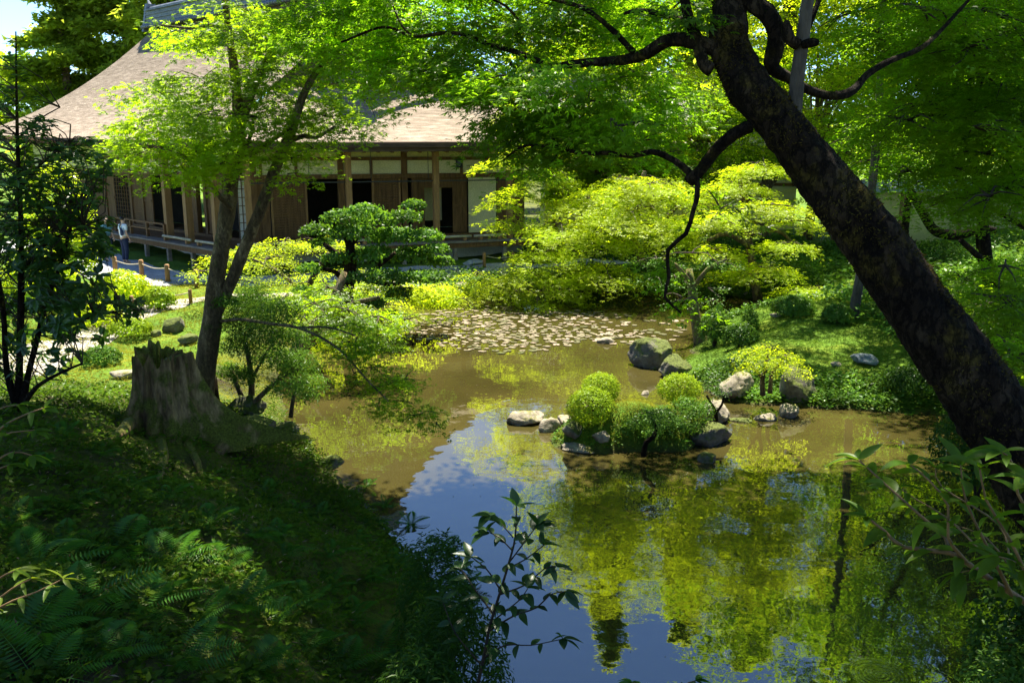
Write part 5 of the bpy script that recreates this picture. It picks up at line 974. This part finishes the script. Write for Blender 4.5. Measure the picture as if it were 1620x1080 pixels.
# ============================================================ small maple on the lawn, little pines
def little_tree(name, label, px, py, Y, stems, pads, mat, per, size, tpl='diamond', spray=.14, bark='bark_warm'):
    b_ = at(px, py, Y); t = thing(name, label, 'tree', (b_[0], b_[1], max(gz(b_[0], b_[1]), 0)))
    for i, s in enumerate(stems): limb(t, s, bark, 'trunk' if i == 0 else 'branch', 7, .12, .06)
    crown(t, pads, per, size, tpl, mat, spray=spray, twr=.004, yj=.5, thick=.04, droop=.3); return t
little_tree('small_maple', 'small pale yellow maple with domed crown on the lawn bank', 1207, 612, 15.2, [[(1207, 625, 15.2, 5), (1206, 600, 15.2, 4), (1212, 580, 15.2, 3), (1215, 560, 15.2, 2)], [(1218, 622, 15.2, 4), (1222, 590, 15.2, 3), (1240, 570, 15.1, 2)], [(1206, 598, 15.2, 3), (1192, 580, 15.1, 2)]],
            [(1215, 550, 15.2, 34), (1190, 562, 15.0, 26), (1240, 562, 15.0, 28), (1215, 570, 14.8, 34), (1255, 578, 14.9, 24), (1185, 580, 14.9, 18), (1270, 592, 14.8, 14)], 'maple_bright', .5, .042)
little_tree('small_pine', 'tiny forked dark pine between the islet and the lawn', 1133, 660, 13.9, [[(1133, 668, 13.9, 4), (1132, 650, 13.9, 3), (1125, 638, 13.9, 2.2), (1118, 625, 13.9, 2)], [(1133, 652, 13.9, 2.5), (1142, 640, 13.9, 2), (1146, 622, 13.9, 1.5)]], [(1120, 618, 13.9, 18), (1145, 616, 13.9, 16), (1132, 612, 13.9, 16)], 'shrub_dark', .5, .035, spray=.1, bark='bark_dark')
little_tree('islet_pine', 'dark twisted little trunk leaning from the front of the islet', 1020, 705, 12.5, [[(1018, 722, 12.4, 5), (1022, 700, 12.4, 4.4), (1034, 690, 12.4, 4), (1038, 676, 12.5, 3), (1030, 660, 12.5, 2)]], [(1025, 652, 12.4, 28), (1050, 648, 12.4, 30), (1005, 665, 12.4, 22), (1060, 668, 12.4, 24)], 'azalea', .4, .034, spray=.12, bark='bark_dark')

# ============================================================ foreground leaves, each one its own piece
def leaf_meshes(mat, w=.2, curl=.25, nm='leaf'):
    out = []
    for k in range(3):
        n = 7; V_ = []; c = curl * (.6 + .4 * k)
        for i in range(n + 1):
            t = i / n; hw = w * math.sin(math.pi * t ** .85) ** .8 * (1 - .25 * t) if 0 < t < 1 else .004; z = -c * t * t
            V_ += [(t, -hw, z + hw * .35), (t, 0, z), (t, hw, z + hw * .35)]
        me = bpy.data.meshes.new(nm); me.from_pydata(V_, [], [(3 * i + j, 3 * i + 3 + j, 3 * i + 4 + j, 3 * i + 1 + j) for i in range(n) for j in range(2)]); me.polygons.foreach_set('use_smooth', [True] * len(me.polygons)); me.update(); me.materials.append(MATS[mat]); out.append(me)
    return out
def place_leaf(root, meshes, p, d, size, up=(0, 0, 1), roll=.5):
    d = np.array(d, float); d /= np.linalg.norm(d); u = np.array(up, float) + rng.normal(0, roll * .5, 3); u = u - d * (u @ d); u /= np.linalg.norm(u) + 1e-9; s = np.cross(u, d)
    M = Matrix(((d[0], s[0], u[0], 0), (d[1], s[1], u[1], 0), (d[2], s[2], u[2], 0), (0, 0, 0, 1)))
    o = link('leaf', meshes[int(rng.integers(3))], None, root); off = wloc(root); o.rotation_euler = M.to_euler(); o.location = tuple(np.array(p) - np.array(off)); o.scale = (size, size * rng.uniform(.8, 1.15), size)
    return o
def leafy_shoots(root, shoots, meshes, size, gap, mat='twig_warm', tip=4, drop=-.25, side=.9):
    for sh_ in shoots:
        P, r = pxl(sh_); MB().tube(P, r, 6, step=.05).build('branch', mat, root, True); Q, _ = spline(P, r, gap); Tn = unit(np.gradient(Q, axis=0)); m = len(Q); sgn = 1
        for i in range(int(m * .25), m):
            sv = unit(np.cross(Tn[i], np.array([0, 0, 1.]))[None])[0] * sgn; sgn = -sgn
            place_leaf(root, meshes, Q[i], Tn[i] * .55 + sv * side + np.array([0, 0, drop + rng.uniform(-.2, .35)]) + rng.normal(0, .2, 3), size * rng.uniform(.75, 1.2))
        for k in range(tip): a = k * 2 * math.pi / tip; place_leaf(root, meshes, Q[-1], Tn[-1] * .7 + np.array([math.cos(a), math.sin(a) * .6, drop]) * .8 + rng.normal(0, .15, 3), size * rng.uniform(.8, 1.15))
cam_l = leaf_meshes('camellia_leaf', .19, .28)
b = at(1700, 1010, 3.0); cm = thing('camellia_bush', 'glossy long leaved camellia branches reaching over the water at the right', 'shrub', (b[0], b[1], gz(b[0], b[1])))
leafy_shoots(cm, [[(1720, 1040, 3.0, 8), (1640, 965, 3.0, 6.5), (1580, 925, 3.0, 5.5), (1530, 890, 3.0, 5), (1500, 873, 3.0, 4.4), (1430, 865, 3.05, 3.6), (1400, 840, 3.1, 2.6), (1372, 818, 3.1, 2)], [(1500, 876, 3.0, 4), (1495, 850, 3.05, 3), (1450, 810, 3.1, 2.6), (1400, 765, 3.15, 2), (1358, 727, 3.2, 1.6)], [(1530, 890, 3.0, 4), (1500, 850, 2.95, 2.6), (1500, 800, 2.95, 2), (1470, 760, 2.95, 1.8), (1440, 735, 3.0, 1.4)], [(1600, 940, 3.0, 4), (1570, 880, 2.9, 2.6), (1540, 820, 2.9, 2.2), (1525, 780, 2.9, 1.8), (1520, 735, 2.9, 1.4)],
                  [(1640, 965, 2.9, 4), (1620, 900, 2.8, 3), (1590, 840, 2.8, 2.6), (1560, 790, 2.8, 2), (1550, 740, 2.8, 1.6)], [(1680, 900, 2.7, 4), (1640, 830, 2.7, 3), (1610, 780, 2.7, 2.4), (1600, 730, 2.7, 2), (1585, 715, 2.7, 1.4)], [(1640, 965, 3.0, 3), (1600, 900, 3.1, 2), (1560, 850, 3.2, 1.6), (1510, 830, 3.3, 1.2)], [(1600, 940, 3, 2.4), (1570, 915, 3, 2), (1550, 900, 3, 1.4), (1520, 905, 3, 1)], [(1690, 980, 2.8, 3), (1640, 920, 2.8, 2), (1610, 890, 2.8, 1.6), (1580, 880, 2.8, 1.2)], [(1720, 860, 2.6, 3), (1660, 800, 2.6, 2), (1625, 760, 2.6, 1.4)], [(1600, 900, 3.1, 2), (1580, 830, 3.3, 1.6), (1490, 770, 3.4, 1.2), (1480, 740, 3.4, 1)], [(1560, 880, 3.1, 2), (1500, 820, 3.3, 1.6), (1450, 790, 3.4, 1.2), (1420, 770, 3.4, 1)]], cam_l, .115, .042)
sap_l = leaf_meshes('sapling_leaf', .25, .22)
b = at(745, 1090, 4.6); sa = thing('sapling', 'thin dark leaved sapling silhouetted against blue reflected water', 'plant', (b[0], b[1], max(gz(b[0], b[1]), 0)))
leafy_shoots(sa, [[(745, 1130, 4.6, 4), (765, 1040, 4.6, 3.4), (775, 990, 4.6, 3), (790, 940, 4.6, 2.6), (805, 890, 4.6, 2.2), (815, 850, 4.6, 1.8), (817, 800, 4.6, 1.2)], [(770, 1000, 4.6, 2), (810, 975, 4.55, 1.6), (850, 960, 4.5, 1.4), (870, 940, 4.5, 1.2), (895, 935, 4.5, 1)], [(790, 940, 4.6, 1.8), (830, 925, 4.6, 1.4), (860, 900, 4.6, 1.2), (880, 895, 4.6, 1)], [(800, 900, 4.6, 1.6), (830, 885, 4.6, 1.2), (860, 862, 4.6, 1)], [(810, 870, 4.6, 1.4), (790, 850, 4.6, 1), (770, 840, 4.6, .8)], [(765, 1040, 4.6, 2), (800, 1020, 4.5, 1.4), (840, 1020, 4.45, 1), (890, 1010, 4.4, .8)], [(780, 970, 4.6, 1.6), (750, 930, 4.7, 1.2), (730, 900, 4.8, 1)], [(760, 1050, 4.6, 1.6), (720, 1000, 4.7, 1.2), (700, 950, 4.8, 1)], [(790, 930, 4.6, 1.6), (770, 900, 4.5, 1.2), (745, 880, 4.5, 1)], [(805, 890, 4.6, 1.4), (835, 850, 4.6, 1.1), (850, 830, 4.6, .8)], [(775, 985, 4.6, 1.4), (820, 950, 4.5, 1.1), (835, 930, 4.5, .8)], [(812, 850, 4.6, 1.2), (790, 825, 4.6, 1), (775, 815, 4.6, .7)]], sap_l, .105, .055, 'twig')
yl = leaf_meshes('young_leaf', .15, .25)
b = at(-60, 1000, 3.0); yb = thing('young_shoot_bush', 'bright young leaves poking in at the left edge low down', 'shrub', (b[0], b[1], gz(b[0], b[1])))
leafy_shoots(yb, [[(-80, 1000, 3.0, 3), (-20, 960, 3.0, 2), (20, 930, 3.0, 1.6), (50, 915, 3.0, 1.2)], [(-60, 1010, 3.0, 2.6), (0, 960, 2.9, 2), (60, 935, 2.9, 1.4), (100, 915, 2.9, 1)], [(-60, 980, 3.1, 2.6), (-10, 920, 3.1, 2), (30, 900, 3.1, 1.2)]], yl, .075, .06)
b = at(-60, 760, 4.4); yb = thing('edge_bush', 'green broad leaves at the left edge above the ferns', 'shrub', (b[0], b[1], gz(b[0], b[1])))
leafy_shoots(yb, [[(-80, 800, 4.4, 3), (-20, 740, 4.4, 2), (20, 715, 4.4, 1.6), (50, 720, 4.4, 1.2)], [(-60, 780, 4.4, 2.6), (-10, 690, 4.4, 2), (30, 660, 4.4, 1.4), (70, 645, 4.4, 1)], [(-70, 790, 4.3, 2.6), (-20, 750, 4.3, 2), (15, 735, 4.3, 1.2)], [(-60, 740, 4.5, 2), (0, 690, 4.5, 1.4), (55, 680, 4.5, 1)], [(-70, 700, 4.6, 2), (-10, 650, 4.6, 1.4), (30, 640, 4.6, 1)]], leaf_meshes('camellia_leaf', .2, .2), .095, .075)
b = at(1040, 1100, 4.4); yb = thing('water_edge_plant', 'bright green leaf tips at the bottom edge over dark water', 'plant', (b[0], b[1], 0))
leafy_shoots(yb, [[(1040, 1120, 4.3, 2), (1030, 1090, 4.3, 1.6), (1000, 1078, 4.3, 1)], [(1060, 1120, 4.3, 2), (1080, 1085, 4.3, 1.4), (1100, 1076, 4.3, 1)]], leaf_meshes('fern', .2, .25), .09, .05)

# ============================================================ ferns
def frond_mesh(n=20, curve=.45, k=0):
    V_, F_ = [], []
    for i in range(n):
        t = (i + .5) / n; x = t; z = .55 * t - curve * t * t * 1.1; w = .30 * math.sin(math.pi * (t * .88 + .10)) ** .8
        for sg in (-1, 1):
            b = len(V_); ww = w * (1 + .08 * math.sin(i * 2.3 + k)); V_ += [(x - .008, 0, z), (x + .012 + .10 * w, sg * ww * .5, z + .012 - .04 * w), (x + .30 * w, sg * ww, z - .16 * ww), (x - .022 + .08 * w, sg * ww * .45, z - .02)]; F_.append((b, b + 1, b + 2, b + 3) if sg < 0 else (b + 3, b + 2, b + 1, b))
    b = len(V_); V_ += [(0, -.006, 0), (0, .006, 0), (1, .001, .55 - curve * 1.1), (.5, .005, .275 - curve * .275), (.5, -.005, .275 - curve * .275)]; F_ += [(b, b + 4, b + 3, b + 1), (b + 4, b + 2, b + 3)]
    me = bpy.data.meshes.new('frond'); me.from_pydata(V_, [], F_); me.update(); me.materials.append(MATS['fern']); return me
FR = [frond_mesh(18, .45, 0), frond_mesh(22, .6, 1), frond_mesh(20, .32, 2)]
fern_at = [(60, 900, .75), (130, 960, .7), (40, 1010, .75), (190, 870, .7), (270, 890, .75), (330, 830, .45), (230, 960, .6), (160, 1040, .6), (60, 1080, .7), (280, 1050, .5), (380, 960, .6), (430, 990, .6), (480, 1030, .6), (400, 1060, .55), (540, 1060, .6), (600, 1040, .55), (350, 900, .5), (450, 880, .45), (520, 930, .45), (640, 1070, .5), (700, 1050, .55),
           (110, 800, .5), (200, 770, .45), (160, 720, .4), (260, 790, .4), (330, 760, .4), (60, 740, .45), (420, 790, .4), (500, 820, .4), (560, 860, .45), (620, 900, .45), (470, 740, .35), (690, 990, .5), (560, 980, .45), (310, 990, .5), (100, 860, .55), (20, 830, .5), (650, 830, .35), (610, 800, .35), (580, 770, .35), (700, 870, .4), (730, 930, .45), (350, 680, .35), (440, 850, .4), (520, 880, .45), (580, 920, .45), (480, 960, .5), (400, 850, .4), (590, 830, .35), (540, 800, .35), (460, 810, .35), (480, 700, .35), (100, 690, .4), (1080, 700, .22), (1440, 655, .3), (1480, 640, .35), (1310, 645, .25), (1380, 620, .2)]
desc = {0: 'dark fern clump growing on the mossy bank'}
for i, (x, y, s) in enumerate(fern_at):
    p = on_ground(x, y); far = p[1] > 11
    lb, gp = ('small fern tuft at the water edge of islet and lawn', 'ferns at the far water edge') if far else ('fern clump in the shade below the tree stump', 'ferns below the stump') if y < 800 and x < 400 else ('fern clump along the water side of the near bank', 'ferns along the near shore') if x > 540 else ('big fern clump beside the bright young leaves at the left', 'ferns beside the young leaves') if x < 250 else ('fern clump in the middle of the shaded mossy bank', 'ferns on the shaded bank')
    t = thing('fern', lb, 'fern', p, gp)
    n = 5 if far else 7; a0 = rng.uniform(0, 6.28)
    for k in range(n):
        o = link('frond', FR[int(rng.integers(3))], None, t); a = a0 + 6.28 * k / n + rng.normal(0, .25); ss = s * .66 * rng.uniform(.75, 1.15); o.rotation_euler = (rng.normal(0, .25), rng.normal(-.12, .15), a); o.scale = (ss, ss, ss)

# ============================================================ ground cover, moss, fallen leaves
def scatter(n, x0, x1, y0, y1, ok):
    X = rng.uniform(x0, x1, n); Y = rng.uniform(y0, y1, n); m = ok(X, Y); X, Y = X[m], Y[m]; Z = ground_z(X, Y); k = Z > .03; return np.stack([X[k], Y[k], Z[k]], 1)
def cover(name, label, cat, pts, per, size, tpl, mat, spread, h):
    L = Leaves(); idx = np.repeat(np.arange(len(pts)), per); m = len(idx); o_ = rnd(m, spread) * np.array([1, 1, 0]); P = pts[idx] + o_; P[:, 2] = ground_z(P[:, 0], P[:, 1]) + rng.uniform(0.01, h, m); k = P[:, 2] > .03; P = P[k]; m = len(P)
    L.add(P, np.array([0, 0, 1.]) + rnd(m, .45), rnd(m, 1) * np.array([1, 1, .4]) + np.array([0, 0, .25]), size * rng.uniform(.6, 1.4, m)); return tag(L.build(name, tpl, mat, None), label, cat)
bank = lambda X, Y: (pond_sd(X, Y) > .02) & (wob(X, Y, 1.1, 5) + rng.normal(0, .25, len(X)) > -.55)
cover('bank_ground_cover', 'small leafy ground cover over the shaded near bank', 'ground cover', scatter(9500, -7.5, .3, 3, 13.2, bank), 8, .055, 'diamond', 'ground_leaf', .06, .10)
cover('shore_plants', 'leafy plants along the edge of the near bank', 'ground cover', scatter(2600, -4.5, .3, 3.5, 15, lambda X, Y: (pond_sd(X, Y) < .7) & (pond_sd(X, Y) > -.05)), 10, .06, 'slim', 'ground_leaf', .06, .22)
cover('bank_moss', 'velvet moss on the near bank', 'moss', scatter(16000, -7, .2, 3, 13.5, lambda X, Y: pond_sd(X, Y) > .0), 3, .022, 'slim', 'moss_leaf', .03, .018)
lawn = lambda X, Y: (pond_sd(X, Y) > .05)
cover('lawn_moss', 'soft green moss lawn across the pond', 'moss', scatter(30000, 3, 11, 14.6, 24.5, lawn), 2, .055, 'slim', 'moss_leaf', .06, .03)
cover('lawn_edge_plants', 'leafy plants along the front of the lawn bank', 'ground cover', scatter(4200, 3, 9, 14.4, 17.2, lambda X, Y: pond_sd(X, Y) < 1.5), 8, .065, 'diamond', 'azalea', .08, .12)
cover('islet_moss', 'golden moss cushion on the islet', 'moss', scatter(9000, .2, 3.4, 12.4, 14.4, lambda X, Y: ground_z(X, Y) > .08), 3, .03, 'slim', 'moss_gold', .03, .03)
cover('islet_plants', 'small leafy plants round the islet edge', 'ground cover', scatter(1200, .2, 3.4, 12.2, 14.5, lambda X, Y: (ground_z(X, Y) > .03) & (ground_z(X, Y) < .3)), 6, .045, 'diamond', 'azalea', .05, .06)
cover('garden_grass', 'sunlit yellow green moss and grass by the temple path', 'grass', scatter(15000, -12, -4.2, 13, 27, lambda X, Y: pond_sd(X, Y) > .05), 3, .06, 'slim', 'moss_gold', .06, .05)
cover('far_shore_plants', 'bright low plants along the far shore', 'ground cover', scatter(9000, -6, 9, 22.5, 29.6, lambda X, Y: (pond_sd(X, Y) > .0) & (pond_sd(X, Y) < 1.8)), 6, .09, 'diamond', 'azalea', .1, .25)
cover('right_bank_plants', 'dark leafy plants on the right bank', 'ground cover', scatter(5200, 2.8, 10, 3.5, 14.5, lambda X, Y: pond_sd(X, Y) > .0), 6, .08, 'diamond', 'shrub_dark', .08, .25)
cover('slope_plants', 'shaded undergrowth on the slope behind the lawn', 'ground cover', scatter(6000, 8, 22, 14, 32, lambda X, Y: pond_sd(X, Y) > .3), 5, .14, 'diamond', 'azalea', .15, .4)
pl = scatter(2600, -7, .2, 3.2, 13, bank); L = Leaves(); L.add(pl + np.array([0, 0, .10]) * rng.uniform(.2, 1, (len(pl), 1)), np.array([0, 0, 1.]) + rnd(len(pl), .4), rnd(len(pl)), .05 * rng.uniform(.6, 1.3, len(pl)))
tag(L.build('fallen_leaves', 'slim', 'dry_leaf', None), 'pale fallen leaves strewn over the near bank', 'leaf litter')
X = rng.uniform(-3, 6, 420); Y = rng.uniform(4, 22, 420); k = pond_sd(X, Y) < -.3; q = np.stack([X[k], Y[k], np.full(k.sum(), .006)], 1); L = Leaves(); L.add(q, np.array([0, 0, 1.]) + rnd(len(q), .03), rnd(len(q)) * np.array([1, 1, 0]), .018 * rng.uniform(.5, 1.4, len(q)))
tag(L.build('floating_debris', 'diamond', 'dry_leaf', None), 'specks of fallen petals floating on the pond', 'leaf litter')
